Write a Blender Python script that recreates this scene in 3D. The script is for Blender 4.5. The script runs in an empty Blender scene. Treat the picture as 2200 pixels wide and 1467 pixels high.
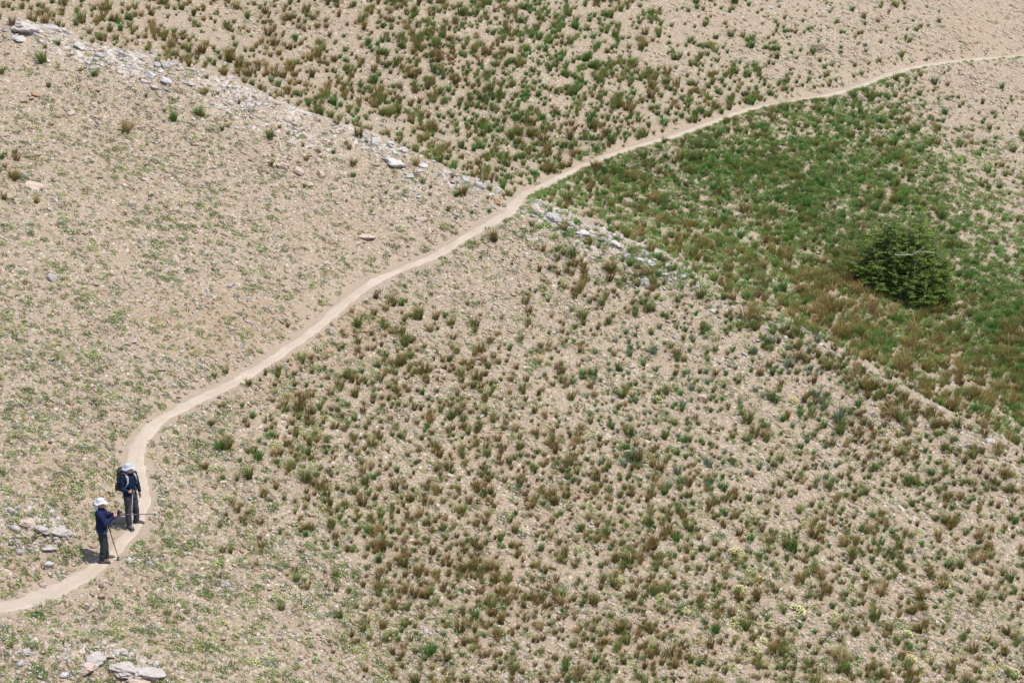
import bpy, bmesh, math, random
import numpy as np
from mathutils import Vector, Matrix

R = math.radians
random.seed(7)
rng = np.random.default_rng(11)

# ---------------------------------------------------------------- camera, world, sun
SC = bpy.context.scene
COL = SC.collection
F = 4160.0                      # focal length in pixels of a 2200 px wide frame
PITCH = 20.0
CAM = np.array([0.0, 0.0, 22.0])
cd = bpy.data.cameras.new('camera')
cd.sensor_width = 36.0
cd.lens = 36.0 * F / 2200.0
cd.clip_start = 0.5
cd.clip_end = 6000
cam = bpy.data.objects.new('camera', cd)
COL.objects.link(cam)
cam.location = CAM
cam.rotation_euler = (R(90 - PITCH), 0, 0)
SC.camera = cam

SUN_EL, SUN_AZ = 69.0, 112.0     # azimuth clockwise from +Y (away from the camera): the sun stands to the right, a little this side
sv = Vector((math.sin(R(SUN_AZ)) * math.cos(R(SUN_EL)), math.cos(R(SUN_AZ)) * math.cos(R(SUN_EL)), math.sin(R(SUN_EL))))
W = bpy.data.worlds.new('World')
SC.world = W
W.use_nodes = True
sky = W.node_tree.nodes.new('ShaderNodeTexSky')
sky.sky_type = 'NISHITA'
sky.sun_disc = False
sky.sun_elevation = R(SUN_EL)
sky.sun_rotation = R(SUN_AZ)
sky.altitude = 1500
sky.dust_density = 2.5
sky.ozone_density = 0.5
bg = W.node_tree.nodes['Background']
bg.inputs['Strength'].default_value = 0.15
W.node_tree.links.new(sky.outputs[0], bg.inputs[0])
ld = bpy.data.lights.new('sun', 'SUN')
ld.energy = 4.0
ld.angle = R(0.53)
ld.color = (1.0, 0.97, 0.93)
sun = bpy.data.objects.new('sun', ld)
COL.objects.link(sun)
sun.rotation_euler = sv.to_track_quat('Z', 'Y').to_euler()
VS = SC.view_settings
VS.view_transform = 'Standard'
VS.look = 'None'
VS.gamma = 1.0
VS.exposure = 0.29
SC.cycles.max_bounces = 5
SC.cycles.diffuse_bounces = 3
SC.cycles.transparent_max_bounces = 4

# ---------------------------------------------------------------- helpers
def hashn(ix, iy, s):
    h = (ix.astype(np.int64) * 374761393 + iy.astype(np.int64) * 668265263 + s * 974711) & 0x7fffffff
    h = ((h ^ (h >> 13)) * 1274126177) & 0x7fffffff
    h = h ^ (h >> 16)
    return (h & 0xffff) / 65535.0

def vnoise(x, y, s=0):
    x = np.asarray(x, float); y = np.asarray(y, float)
    ix = np.floor(x); iy = np.floor(y)
    fx = x - ix; fy = y - iy
    fx = fx * fx * (3 - 2 * fx); fy = fy * fy * (3 - 2 * fy)
    ix = ix.astype(np.int64); iy = iy.astype(np.int64)
    a = hashn(ix, iy, s); b = hashn(ix + 1, iy, s); c = hashn(ix, iy + 1, s); d = hashn(ix + 1, iy + 1, s)
    return (a * (1 - fx) + b * fx) * (1 - fy) + (c * (1 - fx) + d * fx) * fy

def fbm(x, y, octv=4, s=0):
    v = 0; a = 0.5; t = 0
    for k in range(octv):
        v = v + a * vnoise(x * 2 ** k, y * 2 ** k, s + k * 17); t += a; a *= 0.5
    return v / t

def sstep(a, b, x):
    t = np.clip((x - a) / (b - a), 0, 1)
    return t * t * (3 - 2 * t)

def tag(o, label=None, cat=None, group=None, kind=None):
    if label: o['label'] = label
    if cat: o['category'] = cat
    if group: o['group'] = group
    if kind: o['kind'] = kind
    return o

def empty(name, loc, rz=0.0):
    o = bpy.data.objects.new(name, None)
    o.empty_display_size = 0.2
    COL.objects.link(o)
    o.location = loc
    o.rotation_euler = (0, 0, rz)
    return o

def mesh_np(name, V, T, C=None, smooth=False):
    V = np.asarray(V, np.float32); T = np.asarray(T, np.int32)
    me = bpy.data.meshes.new(name)
    me.vertices.add(len(V)); me.vertices.foreach_set('co', V.ravel())
    k = T.shape[1]
    me.loops.add(T.size); me.loops.foreach_set('vertex_index', T.ravel())
    me.polygons.add(len(T)); me.polygons.foreach_set('loop_start', np.arange(0, T.size, k, dtype=np.int32))
    me.update(calc_edges=True)
    me.validate()
    if smooth: me.polygons.foreach_set('use_smooth', np.ones(len(me.polygons), bool))
    if C is not None:
        ca = me.color_attributes.new('Col', 'FLOAT_COLOR', 'POINT')
        C4 = np.ones((len(V), 4), np.float32); C4[:, :3] = C
        ca.data.foreach_set('color', C4.ravel())
    return me

def link(name, me, mat=None, parent=None):
    o = bpy.data.objects.new(name, me)
    COL.objects.link(o)
    if mat and not me.materials: me.materials.append(mat)
    if parent: o.parent = parent
    return o

def merge(parts):
    Vs, Ts, Cs, n = [], [], [], 0
    for V, T, C in parts:
        Vs.append(V); Ts.append(T + n); Cs.append(C); n += len(V)
    return np.concatenate(Vs), np.concatenate(Ts), np.concatenate(Cs)

import time
_T = time.time()
def tick(w):
    global _T
    print('TICK', w, round(time.time() - _T, 1)); _T = time.time()
# ---------------------------------------------------------------- materials
def nt(name):
    m = bpy.data.materials.new(name)
    m.use_nodes = True
    t = m.node_tree
    b = t.nodes['Principled BSDF']
    b.inputs['Roughness'].default_value = 0.9
    b.inputs['Specular IOR Level'].default_value = 0.15
    return m, t, b

def N(t, kind, **kw):
    n = t.nodes.new(kind)
    for k, v in kw.items():
        if k.startswith('i_'):
            n.inputs[k[2:].replace('_', ' ')].default_value = v
        else:
            setattr(n, k, v)
    return n

def ramp(t, src, stops, interp='LINEAR'):
    r = t.nodes.new('ShaderNodeValToRGB')
    e = r.color_ramp.elements
    r.color_ramp.interpolation = interp
    while len(e) < len(stops): e.new(0.5)
    for k, (p, c) in enumerate(stops):
        e[k].position = p
        e[k].color = (c, c, c, 1) if not hasattr(c, '__len__') else (*c, 1)
    t.links.new(src, r.inputs[0])
    return r

def mix(t, fac, a, b, mode='MIX'):
    m = t.nodes.new('ShaderNodeMix')
    m.data_type = 'RGBA'; m.blend_type = mode
    for sock, v in ((m.inputs[0], fac), (m.inputs[6], a), (m.inputs[7], b)):
        if hasattr(v, 'is_linked') or isinstance(v, bpy.types.NodeSocket): t.links.new(v, sock)
        elif hasattr(v, '__len__'): sock.default_value = (*v, 1)
        else: sock.default_value = v
    return m.outputs[2]

def math_n(t, op, a, b=None):
    m = t.nodes.new('ShaderNodeMath'); m.operation = op
    for k, v in enumerate((a, b)):
        if v is None: continue
        if isinstance(v, bpy.types.NodeSocket): t.links.new(v, m.inputs[k])
        else: m.inputs[k].default_value = v
    return m.outputs[0]

def noise(t, scale, detail=4, rough=0.6, vec=None, dist=0.0):
    n = N(t, 'ShaderNodeTexNoise', i_Scale=scale, i_Detail=detail, i_Roughness=rough, i_Distortion=dist)
    if vec is not None: t.links.new(vec, n.inputs['Vector'])
    return n.outputs['Fac']

def ground_material():
    m, t, b = nt('stony_soil')
    geo = N(t, 'ShaderNodeNewGeometry').outputs['Position']
    def attr(n):
        return N(t, 'ShaderNodeAttribute', attribute_name=n).outputs['Fac']
    white, rust, trail = attr('white'), attr('rust'), attr('trail')
    big = noise(t, 0.25, 5, 0.6, geo)
    mid = noise(t, 2.2, 6, 0.7, geo)
    fine = noise(t, 26, 5, 0.75, geo)
    col = ramp(t, big, [(0.3, (0.295, 0.227, 0.150)), (0.7, (0.365, 0.287, 0.193))]).outputs[0]
    col = mix(t, ramp(t, mid, [(0.35, 0.0), (0.65, 1.0)]).outputs[0], col, (0.318, 0.241, 0.166))
    # small chips of stone in the soil, each with its own colour
    wob = N(t, 'ShaderNodeVectorMath', operation='MULTIPLY'); t.links.new(geo, wob.inputs[0]); wob.inputs[1].default_value = (1, 1, 1.6)
    for sc, amt, lo in ((36, 0.75, 0.25), (17, 0.85, 0.35), (9.5, 0.8, 0.62)):
        v = N(t, 'ShaderNodeTexVoronoi', i_Scale=float(sc)); t.links.new(wob.outputs[0], v.inputs['Vector'])
        sep = N(t, 'ShaderNodeSeparateColor'); t.links.new(v.outputs['Color'], sep.inputs[0])
        chip = ramp(t, sep.outputs[0], [(0.0, (0.14, 0.108, 0.085)), (0.16, (0.25, 0.195, 0.155)), (0.34, (0.36, 0.28, 0.20)), (0.46, (0.43, 0.325, 0.23)), (0.56, (0.44, 0.325, 0.235)),
                                        (0.62, (0.50, 0.42, 0.33)), (0.85, (0.62, 0.55, 0.46))], 'CONSTANT').outputs[0]
        on = ramp(t, sep.outputs[1], [(lo, 0.0), (lo + 0.03, amt)]).outputs[0]
        near = ramp(t, v.outputs['Distance'], [(0.34, 1.0), (0.52, 0.0)]).outputs[0]
        f = math_n(t, 'MULTIPLY', on, near)
        f = math_n(t, 'MULTIPLY', f, math_n(t, 'SUBTRACT', 1.0, math_n(t, 'MULTIPLY', trail, 0.6)))
        col = mix(t, f, col, chip)
    col = mix(t, ramp(t, fine, [(0.32, 0.5), (0.52, 0.0)]).outputs[0], col, (0.21, 0.165, 0.125))
    # pale weathered rock along the ribs
    wn = noise(t, 5, 6, 0.75, geo)
    wmask = ramp(t, math_n(t, 'ADD', white, math_n(t, 'MULTIPLY', math_n(t, 'SUBTRACT', wn, 0.5), 2.6)), [(0.5, 0.0), (0.72, 1.0)]).outputs[0]
    wcol = ramp(t, fine, [(0.3, (0.40, 0.36, 0.34)), (0.5, (0.60, 0.55, 0.51)), (0.7, (0.70, 0.66, 0.62))]).outputs[0]
    col = mix(t, math_n(t, 'MULTIPLY', wmask, 0.7), col, wcol)
    rn = ramp(t, math_n(t, 'ADD', rust, math_n(t, 'MULTIPLY', math_n(t, 'SUBTRACT', mid, 0.5), 1.2)), [(0.32, 0.0), (0.75, 0.7)]).outputs[0]
    col = mix(t, rn, col, (0.34, 0.24, 0.15))
    # trodden dust beside the path
    col = mix(t, math_n(t, 'MULTIPLY', trail, 0.7), col, mix(t, mid, (0.42, 0.335, 0.25), (0.35, 0.273, 0.20)))
    t.links.new(col, b.inputs['Base Color'])
    bump = N(t, 'ShaderNodeBump', i_Strength=0.7, i_Distance=0.03)
    h = math_n(t, 'ADD', math_n(t, 'MULTIPLY', fine, 0.8), mid)
    t.links.new(h, bump.inputs['Height'])
    t.links.new(bump.outputs[0], b.inputs['Normal'])
    b.inputs['Roughness'].default_value = 1.0
    b.inputs['Specular IOR Level'].default_value = 0.05
    return m

def path_material():
    m, t, b = nt('path_dust')
    geo = N(t, 'ShaderNodeNewGeometry').outputs['Position']
    a, f = noise(t, 1.3, 5, 0.6, geo), noise(t, 18, 6, 0.7, geo)
    col = mix(t, ramp(t, a, [(0.35, 0.0), (0.65, 1.0)]).outputs[0], (0.435, 0.355, 0.272), (0.515, 0.43, 0.338))
    col = mix(t, ramp(t, f, [(0.34, 0.55), (0.52, 0.0)]).outputs[0], col, (0.34, 0.265, 0.195))
    t.links.new(col, b.inputs['Base Color'])
    bump = N(t, 'ShaderNodeBump', i_Strength=0.5, i_Distance=0.02)
    t.links.new(f, bump.inputs['Height']); t.links.new(bump.outputs[0], b.inputs['Normal'])
    b.inputs['Specular IOR Level'].default_value = 0.05
    return m

def leaf_material(name, trans=0.25):
    m, t, b = nt(name)
    a = N(t, 'ShaderNodeAttribute', attribute_name='Col').outputs['Color']
    t.links.new(a, b.inputs['Base Color'])
    b.inputs['Roughness'].default_value = 0.75
    b.inputs['Specular IOR Level'].default_value = 0.2
    tr = N(t, 'ShaderNodeBsdfTranslucent'); t.links.new(a, tr.inputs[0])
    ms = N(t, 'ShaderNodeMixShader'); ms.inputs[0].default_value = trans
    t.links.new(b.outputs[0], ms.inputs[1]); t.links.new(tr.outputs[0], ms.inputs[2])
    t.links.new(ms.outputs[0], t.nodes['Material Output'].inputs[0])
    return m

def stone_material(name, attr=True, col=(0.5, 0.4, 0.3), dark=(0.3, 0.25, 0.2), sc=9.0, lichen=0.0):
    m, t, b = nt(name)
    tc = N(t, 'ShaderNodeTexCoord').outputs['Object']
    n1 = noise(t, sc, 6, 0.7, tc); n2 = noise(t, sc * 4, 5, 0.7, tc)
    if attr:
        c = N(t, 'ShaderNodeAttribute', attribute_name='Col').outputs['Color']
        c = mix(t, ramp(t, n1, [(0.3, 0.3), (0.6, 0.0)]).outputs[0], c, (0.28, 0.2, 0.15))
    else:
        c = ramp(t, n1, [(0.3, dark), (0.48, col), (0.75, tuple(min(0.8, x * 1.12) for x in col))]).outputs[0]
        c = mix(t, ramp(t, n2, [(0.30, 0.55), (0.45, 0.0)]).outputs[0], c, tuple(x * 0.55 for x in dark))
        if lichen:
            n3 = noise(t, sc * 0.7, 5, 0.8, tc)
            c = mix(t, ramp(t, n3, [(0.55, 0.0), (0.62, lichen)]).outputs[0], c, (0.30, 0.31, 0.27))
    t.links.new(c, b.inputs['Base Color'])
    bump = N(t, 'ShaderNodeBump', i_Strength=0.8, i_Distance=0.02)
    t.links.new(math_n(t, 'ADD', n1, math_n(t, 'MULTIPLY', n2, 0.5)), bump.inputs['Height']); t.links.new(bump.outputs[0], b.inputs['Normal'])
    return m

def cloth_material(name, col, var=0.2, sc=60.0, rough=0.9):
    m, t, b = nt(name)
    tc = N(t, 'ShaderNodeTexCoord').outputs['Object']
    n1 = noise(t, 6, 4, 0.6, tc); n2 = noise(t, sc, 3, 0.6, tc)
    c = ramp(t, n1, [(0.3, tuple(x * (1 - var) for x in col)), (0.7, tuple(min(1, x * (1 + var)) for x in col))]).outputs[0]
    t.links.new(c, b.inputs['Base Color'])
    bump = N(t, 'ShaderNodeBump', i_Strength=0.35, i_Distance=0.01)
    t.links.new(math_n(t, 'ADD', n1, math_n(t, 'MULTIPLY', n2, 0.3)), bump.inputs['Height']); t.links.new(bump.outputs[0], b.inputs['Normal'])
    b.inputs['Roughness'].default_value = rough
    return m

def plain(name, col, rough=0.5, metal=0.0):
    m, t, b = nt(name)
    tc = N(t, 'ShaderNodeTexCoord').outputs['Object']
    n = noise(t, 30, 3, 0.6, tc)
    t.links.new(ramp(t, n, [(0.3, tuple(x * 0.88 for x in col)), (0.7, col)]).outputs[0], b.inputs['Base Color'])
    b.inputs['Roughness'].default_value = rough; b.inputs['Metallic'].default_value = metal
    b.inputs['Specular IOR Level'].default_value = 0.4
    return m

M_GROUND, M_PATH = ground_material(), path_material()
M_LEAF, M_NEEDLE = leaf_material('grass_blades', 0.38), leaf_material('needles', 0.45)
M_STONE = stone_material('loose_stone')
M_WHITE = stone_material('pale_rock', False, (0.55, 0.505, 0.465), (0.32, 0.285, 0.26), 5.0, 0.7)
M_GREY = stone_material('grey_rock', False, (0.47, 0.43, 0.395), (0.28, 0.25, 0.225), 6.0, 0.3)
M_PALE = stone_material('pinkish_pale_rock', False, (0.50, 0.44, 0.395), (0.30, 0.255, 0.225), 5.0, 0.6)
M_PINK = stone_material('pinkish_rock', False, (0.56, 0.43, 0.35), (0.36, 0.26, 0.21), 6.0, 0.2)
M_RUST = stone_material('rusty_rock', False, (0.43, 0.265, 0.18), (0.28, 0.16, 0.11), 7.0, 0.0)

# ---------------------------------------------------------------- terrain
cp, sp = math.cos(R(PITCH)), math.sin(R(PITCH))
def ray(px, py):
    u = (np.asarray(px, float) - 1100) / F; v = (np.asarray(py, float) - 733.5) / F
    return np.stack([u, cp - v * sp, -sp - v * cp], -1)

def project(P):
    d = np.asarray(P, float) - CAM
    w = d[..., 1] * cp - d[..., 2] * sp
    up = d[..., 1] * sp + d[..., 2] * cp
    return 1100 + F * d[..., 0] / w, 733.5 - F * up / w, w

GA, GB = 0.20, 0.30
X0, Y0, Z0 = -9.81, 41.9, 1.1
def sat(d):
    a = np.abs(d)
    return np.sign(d) * np.where(a < 120, a, 120 + 90 * np.tanh((a - 120) / 160))
def plane_z(x, y):
    return Z0 + GA * sat(y - Y0) - GB * sat(x - X0)

def on_plane(pts, dz=0.0):
    d = ray([p[0] for p in pts], [p[1] for p in pts])
    n = np.array([GB, -GA, 1.0])
    t = (n @ (np.array([X0, Y0, Z0 + dz]) - CAM)) / (d @ n)
    return (CAM + d * t[:, None])[:, :2]

def polydist(x, y, pts):
    """distance to a polyline, the side (+ left of its direction) and the running length of the nearest point"""
    best = np.full(x.shape, 1e9); side = np.zeros(x.shape); run = np.zeros(x.shape); L = 0.0
    for a, b in zip(pts[:-1], pts[1:]):
        e = b - a; l = math.hypot(*e)
        if l < 1e-6: continue
        t = np.clip(((x - a[0]) * e[0] + (y - a[1]) * e[1]) / (l * l), 0, 1)
        dx = x - a[0] - t * e[0]; dy = y - a[1] - t * e[1]
        d = dx * dx + dy * dy
        k = d < best
        best = np.where(k, d, best); side = np.where(k, np.sign(e[0] * dy - e[1] * dx), side); run = np.where(k, L + t * l, run)
        L += l
    return np.sqrt(best), side, run

RIB = on_plane([(-300, 20), (0, 58), (180, 100), (350, 150), (560, 225), (800, 303), (960, 375), (1090, 415), (1190, 465), (1320, 525), (1480, 605), (1660, 690), (1790, 760), (1960, 860), (2180, 975), (2400, 1090)], 0.85)
def wander(L_, amp):
    t = np.concatenate([[0], np.cumsum(np.hypot(*np.diff(L_, axis=0).T))]); r = np.arange(0, t[-1], 0.8)
    x = np.interp(r, t, L_[:, 0]); y = np.interp(r, t, L_[:, 1])
    a = amp * (fbm(r / 4.0, r * 0 + 0.5, 3, 81) - 0.5); b = amp * (fbm(r / 4.0, r * 0 + 9.5, 3, 82) - 0.5)
    return np.stack([x + a, y + b], 1)
RIB = wander(RIB, 2.0)
GULLY = on_plane([(200, -150), (520, -10), (800, 150), (1100, 290), (1330, 360), (1600, 420), (1850, 560), (2050, 680), (2300, 830), (2600, 1000)])
RIB2 = on_plane([(-200, 1050), (60, 1120), (140, 1150)], 0.25)
RIB3 = on_plane([(-150, 1360), (200, 1412), (300, 1440), (420, 1520)], 0.3)
TRAIL_PX = [(-260, 1350), (-120, 1330), (0, 1306), (87, 1284), (170, 1243), (232, 1198), (262, 1166), (284, 1140), (298, 1112), (304, 1085), (302, 1055), (296, 1020), (291, 990),
            (294, 960), (310, 930), (338, 905), (380, 880), (440, 850), (500, 822), (547, 795), (592, 764), (640, 733), (690, 695), (740, 650), (800, 606), (860, 579), (920, 556),
            (962, 535), (1003, 507), (1060, 475), (1100, 445), (1125, 420), (1160, 402), (1210, 378), (1260, 353), (1320, 329), (1400, 305), (1470, 285), (1540, 258), (1610, 235),
            (1690, 218), (1780, 204), (1850, 184), (1920, 157), (1980, 142), (2060, 131), (2140, 124), (2220, 118), (2420, 106), (2700, 96)]

def relief(x, y):
    d, s, _ = polydist(x, y, RIB)
    w = np.where(s > 0, 1.6, 3.6)          # steep on the far side, gentle on the near one
    z = 0.95 * np.exp(-(d / w) ** 2)
    d, s, _ = polydist(x, y, GULLY)
    z = z - 1.1 * np.exp(-(d / 4.2) ** 2)
    d, s, _ = polydist(x, y, RIB2)
    z = z + 0.30 * np.exp(-(d / 1.1) ** 2)
    d, s, _ = polydist(x, y, RIB3)
    z = z + 0.35 * np.exp(-(d / 1.2) ** 2)
    return z

def height0(x, y):
    z = plane_z(x, y) + relief(x, y)
    z = z + 0.9 * (fbm(x / 11.0, y / 11.0, 2, 3) - 0.5) + 0.22 * (fbm(x / 1.7, y / 1.7, 3, 9) - 0.5)
    # the shoulder the camera looks from
    r = np.hypot(x, y + 3)
    kn = 20.3 - 0.02 * r ** 2 * (r < 8) - np.where(r >= 8, 1.28 + 0.9 * (r - 8), 0)
    return np.where(kn > z, kn, z)

# regular core grid used for look-ups, and a graded one for the sheet itself
GX0, GX1, GY0, GY1, GS = -34.0, 46.0, 24.0, 136.0, 0.13
gx = np.arange(GX0, GX1 + 1e-6, GS); gy = np.arange(GY0, GY1 + 1e-6, GS)
XX, YY = np.meshgrid(gx, gy)
ZZ = height0(XX, YY)

def look(x, y, A):
    fx = np.clip((x - GX0) / GS, 0, len(gx) - 1.001); fy = np.clip((y - GY0) / GS, 0, len(gy) - 1.001)
    i = fx.astype(int); j = fy.astype(int); fx = fx - i; fy = fy - j
    return (A[j, i] * (1 - fx) + A[j, i + 1] * fx) * (1 - fy) + (A[j + 1, i] * (1 - fx) + A[j + 1, i + 1] * fx) * fy

def hit(px, py):
    d = ray(px, py); n = np.array([GB, -GA, 1.0])
    t = (n @ (np.array([X0, Y0, Z0]) - CAM)) / (d @ n)
    for _ in range(14):
        P = CAM + d * t[..., None]
        t = t - (P[..., 2] - look(P[..., 0], P[..., 1], ZZ)) / (d @ n) * 0.8
    P = CAM + d * t[..., None]
    P[..., 2] = look(P[..., 0], P[..., 1], ZZ)
    return P

def hit1(px, py):
    return hit(np.array([float(px)]), np.array([float(py)]))[0]

# path: smooth centre line on the terrain, then a bench cut into the slope for it
tp = hit(np.array([p[0] for p in TRAIL_PX], float), np.array([p[1] for p in TRAIL_PX], float))
def resample(P, step):
    P = np.asarray(P)
    # Catmull-Rom through the points
    out = []
    for i in range(len(P) - 1):
        p0, p1, p2, p3 = P[max(i - 1, 0)], P[i], P[i + 1], P[min(i + 2, len(P) - 1)]
        n = max(2, int(np.linalg.norm(p2 - p1) / step))
        for k in range(n):
            t = k / n
            out.append(0.5 * ((2 * p1) + (-p0 + p2) * t + (2 * p0 - 5 * p1 + 4 * p2 - p3) * t * t + (-p0 + 3 * p1 - 3 * p2 + p3) * t ** 3))
    out.append(P[-1])
    return np.array(out)
trail = resample(tp, 0.12)
tz = trail[:, 2].copy()
for _ in range(90):
    tz[1:-1] = 0.25 * tz[:-2] + 0.5 * tz[1:-1] + 0.25 * tz[2:]
trail[:, 2] = tz
trun = np.concatenate([[0], np.cumsum(np.hypot(np.diff(trail[:, 0]), np.diff(trail[:, 1])))])
box = 3.0
TD = np.full(XX.shape, 9.0); TS = np.zeros(XX.shape); TR = np.zeros(XX.shape)
sel = np.zeros(XX.shape, bool)
for p in trail[::6]:
    i0, i1 = np.searchsorted(gx, [p[0] - box, p[0] + box]); j0, j1 = np.searchsorted(gy, [p[1] - box, p[1] + box])
    sel[j0:j1, i0:i1] = True
d_, s_, r_ = polydist(XX[sel], YY[sel], trail[::4, :2])
TD[sel], TS[sel], TR[sel] = d_, s_, r_
TZ = np.interp(TR, trun, trail[:, 2])
HW = 0.265
blend = 1 - sstep(HW + 0.05, HW + 0.75, TD)
ZZ = ZZ * (1 - blend) + (TZ - 0.015) * blend

def pix_dist(p, q):
    return math.hypot(p[0] - q[0], p[1] - q[1])

# graded sheet
def graded(a, b, s, far, n=34):
    core = np.arange(a, b + 1e-6, s)
    g = np.geomspace(s, far, n); g = np.cumsum(g) * far / np.sum(g)
    return np.concatenate([(a - g)[::-1], core, core[-1] + g])
sx = graded(GX0, GX1, GS, 1800); sy = graded(GY0, GY1, GS, 1800)
SX, SY = np.meshgrid(sx, sy)
SZ = height0(SX, SY)
i0 = np.searchsorted(sx, GX0 - 1e-9); j0 = np.searchsorted(sy, GY0 - 1e-9)
SZ[j0:j0 + len(gy), i0:i0 + len(gx)] = ZZ
ny, nx = SX.shape
idx = np.arange(nx * ny).reshape(ny, nx)
quads = np.stack([idx[:-1, :-1], idx[:-1, 1:], idx[1:, 1:], idx[1:, :-1]], -1).reshape(-1, 4)
gm = mesh_np('ground', np.stack([SX, SY, SZ], -1).reshape(-1, 3), quads, smooth=True)
def fattr(me, name, A):
    at = me.attributes.new(name, 'FLOAT', 'POINT'); at.data.foreach_set('value', np.asarray(A, np.float32).ravel())
def full(A, v=0.0):
    B = np.full(SX.shape, v); B[j0:j0 + len(gy), i0:i0 + len(gx)] = A; return B
dr, sr, rr = polydist(XX, YY, RIB)
WH = 0.60 * np.exp(-(dr / np.where(sr > 0, 1.0, 3.0)) ** 2)
for rb, w, a in ((RIB2, 0.9, 0.6), (RIB3, 0.8, 0.6)):
    d2, _, _ = polydist(XX, YY, rb); WH = np.maximum(WH, a * np.exp(-(d2 / w) ** 2))
WH *= np.clip(0.45 + 1.5 * (fbm(XX / 1.1, YY / 1.1, 4, 61) - 0.3), 0.1, 1.15)
PX, PY, _w = project(np.stack([XX, YY, ZZ], -1))
WH = WH * (1 - 0.7 * sstep(1500, 1620, PX))
def spot(cx, cy, rx, ry):
    return np.exp(-(((PX - cx) / rx) ** 2 + ((PY - cy) / ry) ** 2))
RU = 0.5 * spot(2100, 60, 160, 70) + 0.45 * spot(750, 490, 160, 80) + 0.5 * spot(780, 700, 110, 60) + 0.6 * spot(480, 690, 280, 120) + 0.35 * spot(200, 330, 260, 160) + 0.45 * spot(130, 1020, 190, 110) + 0.45 * spot(400, 1360, 350, 110) + 0.35 * spot(640, 800, 120, 60) + 0.3 * spot(600, 40, 160, 60)
TRK = 1 - sstep(HW, np.where(TS > 0, HW + 0.95, HW + 0.28), TD + 0.5 * (fbm(XX / 0.8, YY / 0.8, 3, 5) - 0.5))
fattr(gm, 'white', full(WH)); fattr(gm, 'rust', full(RU)); fattr(gm, 'trail', full(TRK))
tag(link('ground', gm, M_GROUND), kind='structure')

tick('before path strip')
# path strip, ragged edges that sink into the soil
tan = np.gradient(trail[:, :2], axis=0); tan /= np.linalg.norm(tan, axis=1)[:, None]
nor = np.stack([-tan[:, 1], tan[:, 0]], 1)
cs = np.array([-1.25, -1.0, -0.7, -0.35, 0, 0.35, 0.7, 1.0, 1.25])
pv = []
for k in range(len(trail)):
    ppx_ = float(project(trail[k])[0])
    wide = 1.05 + 0.75 * float(1 - sstep(40, 300, ppx_)) if trail[k, 1] < 50 else 1.0 - 0.12 * float(sstep(1150, 1400, ppx_)) + 0.15 * float(sstep(1750, 1850, ppx_))
    wl = HW * wide * (0.92 + 0.5 * (vnoise(trun[k] * 2.3, 0.3, 5) - 0.5) + 0.5 * (vnoise(trun[k] * 0.4, 2.3, 6) - 0.5) + 0.45 * (vnoise(trun[k] * 7.0, 4.3, 15) - 0.5))
    wr = HW * wide * (0.92 + 0.5 * (vnoise(trun[k] * 2.3, 7.3, 8) - 0.5) + 0.3 * (vnoise(trun[k] * 0.5, 1.3, 18) - 0.5) + 0.45 * (vnoise(trun[k] * 7.0, 9.3, 16) - 0.5))
    for c in cs:
        o = c * (wl if c > 0 else wr)
        xy = trail[k, :2] + nor[k] * o
        pv.append([xy[0], xy[1], 0.022 - 0.06 * max(0, abs(c) - 0.62) / 0.6 - 0.010 * (1 - min(1, abs(c))) ** 2])
pv = np.array(pv)
pv[:, 2] += look(pv[:, 0], pv[:, 1], ZZ)
m_ = len(cs); k_ = np.arange(len(trail) - 1)[:, None] * m_ + np.arange(m_ - 1)[None, :]
pq = np.stack([k_, k_ + 1, k_ + 1 + m_, k_ + m_], -1).reshape(-1, 4)[:, ::-1]
tag(link('path', mesh_np('path', pv, pq, smooth=True), M_PATH), kind='structure')

# ---------------------------------------------------------------- where things grow, read off the slope in 100 px squares
def G(rows): return np.array([[float(c) for c in r] for r in rows])
TUFT = G(["3443233456666433221100", "1125555556676544321100", "1001124667788765332211", "1000011246776555554311", "0000000001245665555421", "0000000000112466665532",
          "0000000122223467888530", "0000001244433333458874", "0000024655544444445787", "0000124567654445555444", "0000013578865555565555", "0000012467876665556666",
          "0000001246776644445566", "0000000135434444445555", "0000000014323344445555"])
TUFT[5:] *= 0.80
TUFT[:5] *= 1.2
TUFT[2:6, 12:20] = np.maximum(TUFT[2:6, 12:20], 6.5)
TUFT[6:9, 17:22] *= 1.8; TUFT[6, 20:22] += 2; TUFT[7:9, 21] *= 1.4
GREEN = G(["2222222444666667777777"] * 5 + ["2222222222224444333377"] * 2 + ["2222222222222777773335"] * 3 + ["2222222222223335555555"] * 2 + ["2222222222223334444444"] * 3)
GREEN[6:9, 17:21] = 2.5; GREEN[:5, 7:] += 1.5
MEAD = (G(["0000000000000000000000", "0000000000000000000000", "0000000000010000466300", "0000000000013679998741", "0000000000014567899984", "0000000000000246899985",
          "0000000000000001346899", "0000000000000000003459", "0000000000000000000003"] + ["0" * 22] * 6))
CUSH = G(["2211432111111123444322", "4433111111111123454432", "5665431100000000345544", "6776665431000000024666", "7777766543320000000355", "7777665456654210000023",
          "6776653467655431000000", "7776546666555555420000", "7766566554444555444211", "7765776544455555444555".ljust(22, '5')[:22], "8867876543344444444455", "6647887543334444444444",
          "6668888654334445555555", "7777777754444445566666", "6655666664444445666666"])
STON = G(["3333444433333334667788", "7766444433333334567888", "8887655433222223345778", "8888887765322222223678", "7777777777632222222357", "6666667777776432222234",
          "6666677888777665432222", "6666667777666666554322", "6666676655555555555433", "6666766555555556666666", "7777776555555555555555", "7777777655555555555555",
          "7777777765555555555555", "7777777776555555555555", "7777777777655555555555"])
STON[9:, :9] *= 0.65; STON[:5, 17:] *= 1.15; CUSH[:4, 16:] += 2.0
YELL = G(["0" * 22] * 8 + ["0000000000000110000000", "0000000000000001102320", "0000000000000000000111", "0000000000000002210000", "0000000000000143333332", "0000000000000124445444", "0000000000000124444544"])
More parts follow.
